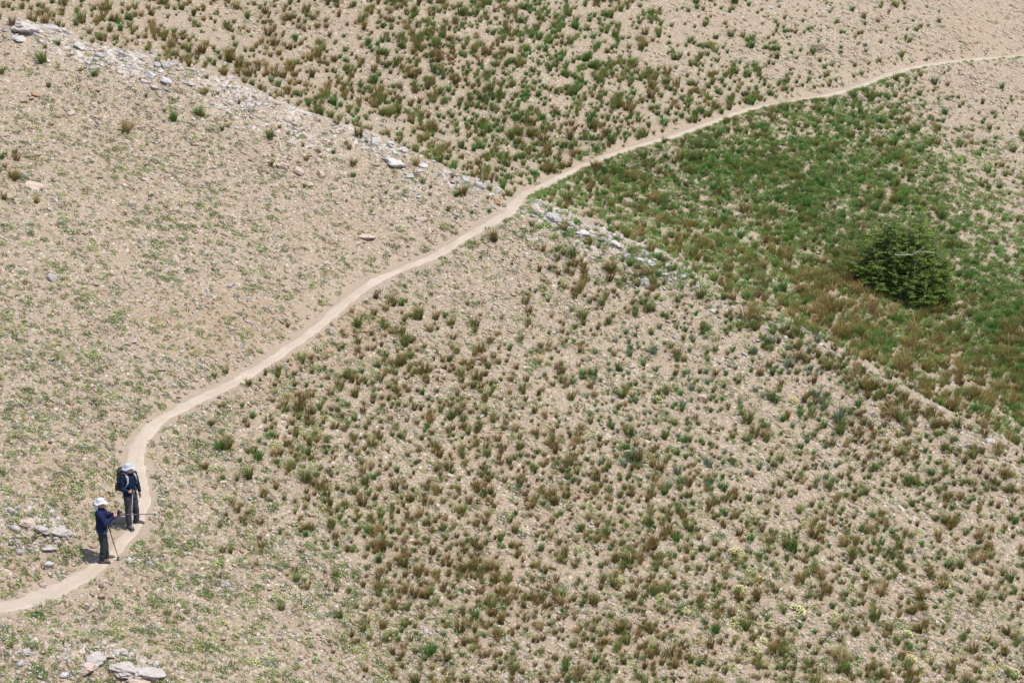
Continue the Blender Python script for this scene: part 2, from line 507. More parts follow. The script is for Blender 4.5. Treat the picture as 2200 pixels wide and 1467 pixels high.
def cell(A, px, py):
    fx = np.clip(np.asarray(px) / 100 - 0.5, 0, 20.999); fy = np.clip(np.asarray(py) / 100 - 0.5, 0, 13.999)
    i = fx.astype(int); j = fy.astype(int); fx = fx - i; fy = fy - j
    return (A[j, i] * (1 - fx) + A[j, i + 1] * fx) * (1 - fy) + (A[j + 1, i] * (1 - fx) + A[j + 1, i + 1] * fx) * fy

PXR = (-330.0, 2530.0, -190.0, 1640.0)
CELLS = (PXR[1] - PXR[0]) * (PXR[3] - PXR[2]) / 1e4
def scatter(A, rate, clump=None, clear=0.42, amp=1.0):
    """points on the slope, about rate*A of them in each 100 px square; returns positions, pixels and the distance along the view"""
    n = int(CELLS * 9 * rate * 1.75)
    px = rng.uniform(PXR[0], PXR[1], n); py = rng.uniform(PXR[2], PXR[3], n)
    dens = cell(A, px, py) / 9.0
    keep = rng.random(n) < dens
    px, py, dens = px[keep], py[keep], dens[keep]
    P = hit(px, py)
    if clump is not None:
        q = clump(P[:, 0], P[:, 1])
    else:
        q = np.full(len(P), 1 / 1.75)
    k = rng.random(len(P)) < np.clip(q, 0, 1) * 1.0
    td = look(P[:, 0], P[:, 1], TD)
    k &= td > clear + 0.25 * (rng.random(len(P)) - 0.3)
    return P[k], np.stack([px[k], py[k]], 1)

def thin(P, dmin):
    """drop points closer together than dmin"""
    seen = {}; keep = np.zeros(len(P), bool); g = dmin
    for n, (x, y) in enumerate(P[:, :2]):
        i, j = int(math.floor(x / g)), int(math.floor(y / g)); ok = True
        for a in (-1, 0, 1):
            for b in (-1, 0, 1):
                for q in seen.get((i + a, j + b), ()):
                    if (q[0] - x) ** 2 + (q[1] - y) ** 2 < dmin * dmin: ok = False
        if ok: seen.setdefault((i, j), []).append((x, y)); keep[n] = True
    return keep

FALL = np.array([0.83, -0.55])      # downhill
def streak(x, y):
    a = x * FALL[0] + y * FALL[1]; b = -x * FALL[1] + y * FALL[0]
    n = fbm(a / 3.2, b / 0.8, 3, 21) * 0.6 + fbm(x / 1.6, y / 1.6, 2, 4) * 0.4
    return 0.58 + 1.6 * (n - 0.5)
def patchy(x, y):
    return 0.58 + 1.9 * (fbm(x / 0.9, y / 0.9, 3, 33) - 0.5)

def place(protos, P, scale, which=None, tilt=0.15, flat=None, tint=None):
    """copies of prototype arrays at the points, joined into one set of arrays"""
    which = rng.integers(0, len(protos), len(P)) if which is None else which
    parts = []
    for q in range(len(protos)):
        ii = np.nonzero(which == q)[0]
        if not len(ii): continue
        V, T, C = protos[q]
        a = rng.uniform(0, 2 * np.pi, len(ii)); s = scale[ii]
        ca, sa = np.cos(a)[:, None], np.sin(a)[:, None]
        v = np.empty((len(ii), len(V), 3), np.float32)
        v[:, :, 0] = (V[:, 0] * ca - V[:, 1] * sa) * s[:, None]
        v[:, :, 1] = (V[:, 0] * sa + V[:, 1] * ca) * s[:, None]
        v[:, :, 2] = V[:, 2] * s[:, None]
        if flat is not None:      # lie along the slope
            v[:, :, 2] += flat * (GA * v[:, :, 1] - GB * v[:, :, 0])
        else:
            t1 = rng.normal(0, tilt, len(ii))[:, None] + 0.08; t2 = rng.normal(0, tilt, len(ii))[:, None]
            v[:, :, 0] += v[:, :, 2] * t1; v[:, :, 1] += v[:, :, 2] * t2
        v += P[ii][:, None, :]
        t = T[None] + (np.arange(len(ii)) * len(V))[:, None, None]
        c = np.broadcast_to(C, (len(ii),) + C.shape).copy()
        j = rng.normal(1, 0.13, (len(ii), 1, 1)) * (1 + rng.normal(0, 0.05, (len(ii), 1, 3)))
        c = np.clip(c * j, 0.004, 0.85)
        if tint is not None: c = tint[ii][:, None, :] * (c if c.max() > 0 else 1)
        parts.append((v.reshape(-1, 3), t.reshape(-1, T.shape[1]), c.reshape(-1, 3)))
    return merge(parts)

# ---- plants as arrays
def blades(n, h, spread, width, base, mid, tip, lean=0.8, tipfrac=0.5, rad=0.06, droop=0.25):
    V, T, C = [], [], []
    base, mid, tip = map(np.array, (base, mid, tip))
    for k in range(n):
        a = random.uniform(0, 2 * math.pi); r = rad * math.sqrt(random.random())
        o = np.array([r * math.cos(a), r * math.sin(a), -0.02])
        b = a + random.gauss(0, 0.7); l = spread * (random.random() ** 0.7) * lean
        hh = h * random.uniform(0.55, 1.12); w = width * random.uniform(0.6, 1.3)
        d = np.array([math.cos(b), math.sin(b), 0]); sd = np.array([-d[1], d[0], 0]) * w * 0.5
        ph = random.uniform(0, math.pi); sd = np.array([math.cos(ph), math.sin(ph), 0]) * w * 0.5
        p1 = o + d * l * hh * 0.38 + np.array([0, 0, hh * 0.55])
        p2 = o + d * l * hh * (1.0 + droop) + np.array([0, 0, hh * (1 - 0.28 * l)])
        n0 = len(V)
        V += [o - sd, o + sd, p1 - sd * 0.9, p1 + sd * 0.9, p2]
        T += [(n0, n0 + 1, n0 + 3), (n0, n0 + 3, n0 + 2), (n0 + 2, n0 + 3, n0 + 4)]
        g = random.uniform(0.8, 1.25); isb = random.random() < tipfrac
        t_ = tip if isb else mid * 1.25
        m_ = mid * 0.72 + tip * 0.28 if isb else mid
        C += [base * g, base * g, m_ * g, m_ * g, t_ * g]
    return np.array(V, np.float32), np.array(T, np.int32), np.array(C, np.float32)

def leaves(n, rx, ry, h, size, cols, flowers=0, fcol=(0.75, 0.7, 0.45), fsize=0.012, up=0.5, fh=0.02):
    V, T, C = [], [], []
    for k in range(n + flowers):
        a = random.uniform(0, 2 * math.pi); r = math.sqrt(random.random())
        fl = k >= n
        z = h * (1 - r * r) * random.uniform(0.35, 1.05) + (fh if fl else 0)
        o = np.array([rx * r * math.cos(a), ry * r * math.sin(a), z])
        s = (fsize if fl else size) * random.uniform(0.7, 1.3)
        d = np.array([random.gauss(0, 1), random.gauss(0, 1), random.gauss(0, up)]); d /= np.linalg.norm(d)
        e = np.cross(d, np.array([random.gauss(0, 0.4), random.gauss(0, 0.4), 1.0])); e /= np.linalg.norm(e)
        n0 = len(V)
        if fl: d = np.array([1, 0, 0.1]); e = np.array([0, 1, 0.1])
        w = 1.0 if fl else 0.5
        V += [o - d * s, o + e * s * w, o + d * s, o - e * s * w]
        T += [(n0, n0 + 1, n0 + 2), (n0, n0 + 2, n0 + 3)]
        c = np.array(fcol if fl else random.choice(cols)) * random.uniform(0.75, 1.25)
        C += [c] * 4
    return np.array(V, np.float32), np.array(T, np.int32), np.array(C, np.float32)

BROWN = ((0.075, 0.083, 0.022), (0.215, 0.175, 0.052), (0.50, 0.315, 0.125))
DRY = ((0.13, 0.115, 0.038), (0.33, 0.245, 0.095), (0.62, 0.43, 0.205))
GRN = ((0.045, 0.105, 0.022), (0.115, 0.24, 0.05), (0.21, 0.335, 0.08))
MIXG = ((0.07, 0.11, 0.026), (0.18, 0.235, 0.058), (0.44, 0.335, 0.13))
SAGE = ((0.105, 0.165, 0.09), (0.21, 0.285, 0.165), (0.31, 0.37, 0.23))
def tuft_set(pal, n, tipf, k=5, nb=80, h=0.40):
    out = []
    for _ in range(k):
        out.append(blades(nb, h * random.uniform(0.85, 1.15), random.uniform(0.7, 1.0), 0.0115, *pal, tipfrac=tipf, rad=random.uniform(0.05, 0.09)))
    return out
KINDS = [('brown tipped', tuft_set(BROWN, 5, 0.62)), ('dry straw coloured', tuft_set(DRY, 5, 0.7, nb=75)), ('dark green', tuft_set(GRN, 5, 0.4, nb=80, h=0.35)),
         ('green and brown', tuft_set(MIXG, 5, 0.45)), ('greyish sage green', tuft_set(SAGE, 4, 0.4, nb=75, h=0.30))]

# ---------------------------------------------------------------- landmarks for descriptions
tpx = np.array(TRAIL_PX, float)
def above_path(px, py):
    k = np.argmin((tpx[:, 0] - px) ** 2 + (tpx[:, 1] - py) ** 2)
    k = min(max(k, 1), len(tpx) - 2)
    t_ = tpx[k + 1] - tpx[k - 1]; d = np.array([px, py]) - tpx[k]
    return t_[0] * d[1] - t_[1] * d[0] < 0
LAND = [((250, 1120), 170, 'beside the two hikers'), ((1930, 580), 190, 'near the dark conifer'), ((1190, 465), 140, 'by the grey boulder at the path bend'), ((1040, 400), 120, 'by the white rocks above the path bend'),
        ((1420, 575), 170, 'by the pale rocks on the middle rib'), ((1690, 700), 130, 'by the small white outcrop right of the rib'), ((820, 305), 110, 'by the white boulder on the upper rib'), ((270, 1435), 170, 'by the bottom corner outcrop'),
        ((330, 150), 160, 'along the white scree of the upper rib'), ((60, 60), 130, 'by the pale outcrop in the top corner'), ((760, 710), 100, 'by the orange slabs near the path'), ((75, 1130), 110, 'by the pale outcrop behind the front hiker')]
def where(px, py):
    for c, r, s in LAND:
        if pix_dist(c, (px, py)) < r: return s
    k = np.argmin((tpx[:, 0] - px) ** 2 + (tpx[:, 1] - py) ** 2)
    ab = above_path(px, py); d = math.hypot(*(tpx[k] - np.array([px, py])))
    if d < 70: return 'at the upper edge of the path' if ab else 'at the lower edge of the path'
    if ab:
        return 'on the bare stony slope above the path' if px < 560 or py > 330 else ('on the grassy far slope above the path' if px < 1650 else 'on the stony far slope above the path')
    if py > 1290: return 'along the bottom edge ' + ('towards the bare corner' if px < 1000 else 'among the yellow flowers' if px > 1500 else 'in the middle')
    if px > 1500 and py < 900: return 'in the brown and green belt below the conifer' if py > 640 else 'in the green hollow'
    if px > 1500: return 'on the thinly grown slope under the rib'
    if py < 780: return 'on the stony flank between path and rib'
    return 'in the thick belt of tufts below the path' if 800 < px < 1300 else 'in the thinner tufts between path and belt' if px <= 800 else 'in the scattered tufts right of the thick belt'

tick('before bunch')
# ---------------------------------------------------------------- bunch grass
P, Q = scatter(TUFT, 12.5, streak, clear=0.40)
rd, rs, rl = polydist(P[:, 0], P[:, 1], RIB)
near = np.where(rs > 0, sstep(0.1, 0.9, rd), np.where(Q[:, 0] < 1120, 0.12 + 0.88 * sstep(6.0, 9.0, rd), np.where(Q[:, 0] < 1550, 0.4 + 0.6 * sstep(1.0, 4.0, rd), 0.75)))
k = rng.random(len(P)) < near; P, Q = P[k], Q[k]
k = thin(P, 0.115); P, Q = P[k], Q[k]
gfrac = cell(GREEN, Q[:, 0], Q[:, 1]) / 10
gr = rng.random(len(P)); gn = fbm(P[:, 0] / 2.2, P[:, 1] / 2.2, 2, 55) - 0.5
isg = gr < gfrac + gn * 0.8
kd = np.where(isg, np.where(rng.random(len(P)) < 0.55, 2, 3), np.where(rng.random(len(P)) < 0.62, 0, np.where(rng.random(len(P)) < 0.5, 1, 3)))
sage = (Q[:, 0] > 1250) & (Q[:, 0] < 1800) & (Q[:, 1] > 720) & (Q[:, 1] < 1050) & (rng.random(len(P)) < 0.28)
kd = np.where(sage, 4, kd)
size = (0.62 * rng.lognormal(-0.06, 0.36, len(P))).clip(0.25, 1.4) * (1 + 0.30 * sstep(45, 85, P[:, 1])) * (1 + 0.22 * ((Q[:, 0] > 1600) & (Q[:, 1] > 560) & (Q[:, 1] < 950))) * np.where(kd == 2, 0.92, 1.0)
depth = P[:, 1] * cp - (P[:, 2] - CAM[2]) * sp
inframe = (Q[:, 0] > 12) & (Q[:, 0] < 2188) & (Q[:, 1] > 25) & (Q[:, 1] < 1455)
shown = np.where(inframe, size / depth, 0)
top = np.argsort(-shown)[:280]
single = np.zeros(len(P), bool); single[top] = True
var_mesh = {}
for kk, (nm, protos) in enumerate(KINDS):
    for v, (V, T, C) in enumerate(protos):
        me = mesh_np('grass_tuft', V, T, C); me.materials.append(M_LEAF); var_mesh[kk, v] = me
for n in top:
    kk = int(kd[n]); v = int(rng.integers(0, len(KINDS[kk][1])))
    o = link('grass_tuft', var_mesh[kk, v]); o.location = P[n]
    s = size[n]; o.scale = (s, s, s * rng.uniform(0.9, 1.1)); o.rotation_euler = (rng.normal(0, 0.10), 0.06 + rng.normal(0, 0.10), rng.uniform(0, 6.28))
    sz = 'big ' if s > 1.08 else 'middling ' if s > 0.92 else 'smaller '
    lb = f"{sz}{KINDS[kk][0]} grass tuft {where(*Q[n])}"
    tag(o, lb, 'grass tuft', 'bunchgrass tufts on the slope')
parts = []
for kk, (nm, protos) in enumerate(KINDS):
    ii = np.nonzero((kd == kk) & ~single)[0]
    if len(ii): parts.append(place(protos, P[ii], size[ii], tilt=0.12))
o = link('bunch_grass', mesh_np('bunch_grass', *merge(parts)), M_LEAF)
tag(o, 'brown and green bunchgrass spread over the slope on both sides of the path', 'grass', kind='stuff')
TUFTS_N = len(P)

tick('before meadow')
# ---------------------------------------------------------------- meadow in the hollow
def lush(x, y): return 0.80 + 1.8 * (fbm(x / 1.5, y / 1.5, 3, 71) - 0.5)
P, Q = scatter(MEAD, 28, lush, clear=0.33)
ok = np.array([not above_path(*q) or q[0] < 1300 for q in Q]); P, Q = P[ok], Q[ok]
mp = []
for _ in range(5):
    mp.append(leaves(46, 0.15, 0.15, 0.11, 0.030, [(0.14, 0.26, 0.06), (0.20, 0.33, 0.08), (0.27, 0.37, 0.11), (0.12, 0.235, 0.065)], up=0.9))
for _ in range(5):
    mp.append(blades(60, 0.14, 1.0, 0.010, (0.11, 0.185, 0.045), (0.22, 0.34, 0.085), (0.36, 0.42, 0.14), tipfrac=0.4, rad=0.10))
for _ in range(2):
    mp.append(blades(60, 0.18, 1.0, 0.009, (0.11, 0.125, 0.04), (0.25, 0.26, 0.09), (0.52, 0.41, 0.20), tipfrac=0.5, rad=0.10))
mp.append(leaves(40, 0.14, 0.14, 0.10, 0.028, [(0.10, 0.15, 0.04), (0.13, 0.17, 0.05)], flowers=5, fcol=(0.62, 0.52, 0.12), fh=0.05, up=0.8))
o = link('meadow_grass', mesh_np('meadow_grass', *place(mp, P, rng.uniform(0.7, 1.35, len(P)))), M_LEAF)
tag(o, 'lush green grass and leafy plants filling the hollow below the path', 'grass', kind='stuff')
# fringe of green along the lower edge of the path
fk = np.nonzero((trun > 0) & (trail[:, 0] > -3.0))[0]
fp = []
for k in fk:
    ppx = project(trail[k])[0]
    dens = 3.2 if 1120 < ppx < 1760 else 1.3
    dens *= 0.6
    for _ in range(rng.poisson(dens)):
        o_ = -(HW + abs(rng.normal(0.12, 0.16)) + 0.02)
        xy = trail[k, :2] + nor[k] * o_ + rng.normal(0, 0.05, 2)
        fp.append([xy[0], xy[1], 0])
fp = np.array(fp); fp[:, 2] = look(fp[:, 0], fp[:, 1], ZZ)
o = link('verge_grass', mesh_np('verge_grass', *place(mp, fp, rng.uniform(0.45, 0.95, len(fp)))), M_LEAF)
tag(o, 'green fringe of grass along the lower edge of the far path', 'grass', kind='stuff')

tick('before cushion')
# ---------------------------------------------------------------- low cushion plants
cp_ = []
PALE = [(0.34, 0.37, 0.13), (0.26, 0.31, 0.10), (0.42, 0.43, 0.19), (0.20, 0.25, 0.08), (0.48, 0.45, 0.24)]
DULL = [(0.15, 0.21, 0.07), (0.20, 0.26, 0.09), (0.12, 0.175, 0.055), (0.26, 0.29, 0.12)]
SILV = [(0.24, 0.27, 0.17), (0.18, 0.22, 0.13), (0.32, 0.33, 0.24)]
for _ in range(8): cp_.append(leaves(80, random.uniform(0.09, 0.16), random.uniform(0.06, 0.11), 0.05, 0.015, PALE, flowers=8, fcol=(0.66, 0.64, 0.38), fsize=0.010))
for _ in range(5): cp_.append(leaves(85, random.uniform(0.08, 0.17), random.uniform(0.06, 0.10), 0.055, 0.016, DULL, flowers=2, fcol=(0.6, 0.6, 0.4)))
for _ in range(3): cp_.append(leaves(70, 0.11, 0.08, 0.045, 0.014, SILV, flowers=9, fcol=(0.75, 0.74, 0.66), fsize=0.010))
for _ in range(3): cp_.append(blades(40, 0.10, 1.0, 0.008, (0.05, 0.08, 0.02), (0.10, 0.15, 0.045), (0.2, 0.2, 0.09), rad=0.07))
P, Q = scatter(CUSH, 5.0, patchy, clear=0.36)
o = link('ground_cover', mesh_np('ground_cover', *place(cp_, P, rng.lognormal(-0.14, 0.36, len(P)).clip(0.35, 1.8), tilt=0, flat=1.0)), M_LEAF)
tag(o, 'low yellow green cushion plants dotted over the gravel', 'ground cover', kind='stuff')

mc = []
for _ in range(5): mc.append(leaves(22, random.uniform(0.05, 0.08), random.uniform(0.04, 0.06), 0.045, 0.017, PALE + DULL, flowers=1, fcol=(0.66, 0.64, 0.38), fsize=0.010))
for _ in range(2): mc.append(leaves(18, 0.05, 0.05, 0.05, 0.016, SILV))
for _ in range(3): mc.append(blades(16, 0.11, 0.9, 0.011, (0.09, 0.12, 0.035), (0.22, 0.27, 0.08), (0.42, 0.36, 0.18), rad=0.04))
P, Q = scatter(0.45 * CUSH + 2.4, 9.0, lambda x, y: 0.58 + 1.5 * (fbm(x / 0.7, y / 0.7, 2, 133) - 0.5), clear=0.34)
o = link('seedling_plants', mesh_np('seedling_plants', *place(mc, P, rng.lognormal(0.0, 0.38, len(P)).clip(0.4, 1.9), tilt=0, flat=1.0)), M_LEAF)
tag(o, 'tiny pale green sprouts speckling the gravel all over the slope', 'ground cover', kind='stuff')

# ---------------------------------------------------------------- yellow flowering plants
yp = []
for _ in range(6):
    a = leaves(70, random.uniform(0.14, 0.2), random.uniform(0.11, 0.16), 0.12, 0.020, [(0.10, 0.14, 0.04), (0.16, 0.19, 0.06), (0.08, 0.11, 0.035)], flowers=85, fcol=(0.74, 0.70, 0.32), fsize=0.016, fh=0.045, up=0.8)
    yp.append(a)
ymesh = []
for V, T, C in yp:
    me = mesh_np('flowering_plant', V, T, C); me.materials.append(M_LEAF); ymesh.append(me)
P, Q = scatter(YELL, 0.62, None, clear=0.5)
k = thin(P, 0.4); P, Q = P[k], Q[k]
for n in range(len(P)):
    if not (-60 < Q[n, 0] < 2260 and -60 < Q[n, 1] < 1500): continue
    o = link('flowering_plant', ymesh[n % 6]); o.location = P[n]; s = rng.uniform(0.7, 1.35); o.scale = (s, s, s * 0.9)
    o.rotation_euler = (math.atan(GA), math.atan(GB), rng.uniform(0, 6.28))
    lb = f"{'broad' if s > 1.05 else 'small'} pale yellow flowering plant {where(*Q[n])}"
    tag(o, lb, 'flowering plant', 'yellow flowering plants on the slope')

tick('before stones')
# ---------------------------------------------------------------- stones
def hull(n, flat, seed, jag=1.0):
    r_ = random.Random(seed); bm = bmesh.new()
    for _ in range(n):
        v = Vector((r_.uniform(-1, 1), r_.uniform(-1, 1), r_.uniform(-1, 1)))
        if v.length > 1.25: v *= 1.25 / v.length
        bm.verts.new((v.x, v.y * r_.uniform(0.6, 0.95), v.z * flat))
    bmesh.ops.convex_hull(bm, input=bm.verts)
    loose = [v for v in bm.verts if not v.link_faces]
    bmesh.ops.delete(bm, geom=loose, context='VERTS')
    bmesh.ops.triangulate(bm, faces=bm.faces)
    bm.verts.index_update()
    V = np.array([v.co[:] for v in bm.verts], np.float32) * 0.5
    T = np.array([[v.index for v in f.verts] for f in bm.faces], np.int32)
    bm.free()
    return V, T, np.ones((len(V), 3), np.float32)
sp_ = [hull(11, random.uniform(0.28, 0.62), 100 + k) for k in range(14)]
SCOL = [('cream', (0.56, 0.485, 0.39), 0.26), ('pinkish tan', (0.435, 0.325, 0.225), 0.44), ('pale grey', (0.48, 0.42, 0.36), 0.10), ('dark brown', (0.17, 0.135, 0.11), 0.06), ('rust orange', (0.46, 0.285, 0.18), 0.05), ('brownish', (0.36, 0.265, 0.2), 0.08)]
sc_p = np.array([c[2] for c in SCOL]); sc_p /= sc_p.sum()
sc_c = np.array([c[1] for c in SCOL])
P, Q = scatter(STON, 36.0, lambda x, y: 0.6 + 1.6 * (fbm(x / 1.3, y / 1.3, 3, 91) - 0.5), clear=0.31)
ci = rng.choice(len(SCOL), len(P), p=sc_p)
sz = (0.052 * rng.pareto(2.1, len(P)) + 0.036).clip(0.036, 0.18)
sz = sz * (1 + 0.35 * sstep(60, 95, P[:, 1])); P[:, 2] += sz * 0.05
o = link('gravel', mesh_np('gravel', *place(sp_, P, sz, flat=1.0, tint=sc_c[ci])), M_STONE)
tag(o, 'loose stone chips scattered over the dry slope', 'gravel', kind='stuff')
# white scree along the ribs
pts = []
for line, n, w in ((RIB, 15000, 1.0), (RIB2, 520, 0.6), (RIB3, 420, 0.5)):
    L = np.concatenate([[0], np.cumsum(np.hypot(*np.diff(line, axis=0).T))])
    r_ = rng.uniform(0, L[-1], n); x = np.interp(r_, L, line[:, 0]); y = np.interp(r_, L, line[:, 1])
    w_ = np.where(rng.random(n) < 0.45, w * 0.5, w * 1.7); x = x + rng.normal(0, 1, n) * w_ - 0.25; y = y + rng.normal(0, 1, n) * w_ - 0.5
    pts.append(np.stack([x, y, 0 * x], 1))
P = np.concatenate(pts)
keep = (look(P[:, 0], P[:, 1], TD) > 0.42) & (rng.random(len(P)) < np.where(P[:, 0] > 6.0, 0.35, 1.0)) & (rng.random(len(P)) < 0.15 + 2.4 * (fbm(P[:, 0] / 1.4, P[:, 1] / 1.4, 3, 14) - 0.28))
P = P[keep]; P[:, 2] = look(P[:, 0], P[:, 1], ZZ)
wc = np.array([(0.66, 0.62, 0.575), (0.58, 0.535, 0.495), (0.43, 0.39, 0.36), (0.52, 0.42, 0.355)])[rng.integers(0, 4, len(P))]
sz = (0.055 * rng.pareto(2.0, len(P)) + 0.04).clip(0.04, 0.30)
o = link('scree_gravel', mesh_np('scree_gravel', *place(sp_, P, sz, flat=0.6, tint=wc)), M_STONE)
tag(o, 'pale broken rock strewn along the ribs of the slope', 'gravel', kind='stuff')

# stones one can tell apart: 200 or so larger loose ones
proto_st = {}
for ck, (cn, cc, _) in enumerate(SCOL):
    for v in range(4):
        V, T, C = sp_[(ck * 3 + v) % len(sp_)]
        me = mesh_np('stone', V, T, np.broadcast_to(np.array(cc, np.float32), C.shape)); me.materials.append(M_STONE); proto_st[ck, v] = me
P, Q = scatter(STON, 0.36, None, clear=0.55)
ins = (Q[:, 0] > 10) & (Q[:, 0] < 2190) & (Q[:, 1] > 10) & (Q[:, 1] < 1457); P, Q = P[ins][:285], Q[ins][:285]
for n in range(len(P)):
    ck = int(rng.choice(len(SCOL), p=sc_p)); s = rng.uniform(0.13, 0.30)
    o = link('stone', proto_st[ck, int(rng.integers(0, 4))])
    o.location = (P[n, 0], P[n, 1], P[n, 2] + 0.02); o.scale = (s * rng.uniform(0.9, 1.5), s, s * rng.uniform(0.7, 1.1))
    o.rotation_euler = (math.atan(GA) + rng.normal(0, 0.15), math.atan(GB) + rng.normal(0, 0.15), rng.uniform(0, 6.28))
    lb = f"{'larger' if s > 0.21 else 'small'} {SCOL[ck][0]} loose stone {where(*Q[n])}"
    tag(o, lb, 'stone', 'loose stones on the slope')

def boulder(px, py, w, h, mat, label, name='boulder', seed=0, depth=0.8, rot=None, n=18, cat='boulder', jag=0.12, sink=0.38):
    """one rock: a faceted hull, subdivided and broken up by noise; w and h in photo pixels give its real size"""
    p = hit1(px, py + h * 0.35); d = float(p[1] * cp - (p[2] - CAM[2]) * sp)
    if py < 800 and px > 150 and mat in (M_WHITE, M_GREY): w, h = w * 0.82, h * 0.85
    sx_ = w / F * d; sz_ = h / F * d
    r_ = random.Random(seed); bm = bmesh.new()
    for _ in range(n):
        v = Vector((r_.gauss(0, 1), r_.gauss(0, 1), r_.gauss(0, 1))).normalized() * r_.uniform(0.75, 1.0)
        bm.verts.new(v)
    bmesh.ops.convex_hull(bm, input=bm.verts)
    bmesh.ops.delete(bm, geom=[v for v in bm.verts if not v.link_faces], context='VERTS')
    bmesh.ops.bevel(bm, geom=list(bm.edges), offset=0.06, segments=1, affect='EDGES')
    bmesh.ops.triangulate(bm, faces=bm.faces)
    bmesh.ops.subdivide_edges(bm, edges=list(bm.edges), cuts=3 if jag > 0.2 else 2, use_grid_fill=True)
    c = np.array([v.co[:] for v in bm.verts])
    q = fbm(c[:, 0] * 2.1 + seed, c[:, 1] * 2.1 + c[:, 2] * 2.7, 3, seed) - 0.5
    q2 = vnoise(c[:, 0] * 1.3 + c[:, 2] * 7 + seed, c[:, 1] * 7.0, seed + 5) - 0.5
    c = c * (1 + 3 * jag * q + jag * q2)[:, None]
    for v, p_ in zip(bm.verts, c): v.co = p_
    me = bpy.data.meshes.new(name); bm.to_mesh(me); bm.free()
    o = link(name, me, mat)
    o.scale = (sx_ * 0.52, sx_ * 0.52 * depth, max(sz_ * 0.62, sx_ * 0.2))
    o.location = (p[0], p[1], p[2] + sz_ * (0.5 - sink) * 0.6)
    o.rotation_euler = (r_.uniform(-0.15, 0.15), 0.2 + r_.uniform(-0.15, 0.15), r_.uniform(-0.6, 0.6) if rot is None else rot)
    tag(o, label, cat)
    return o

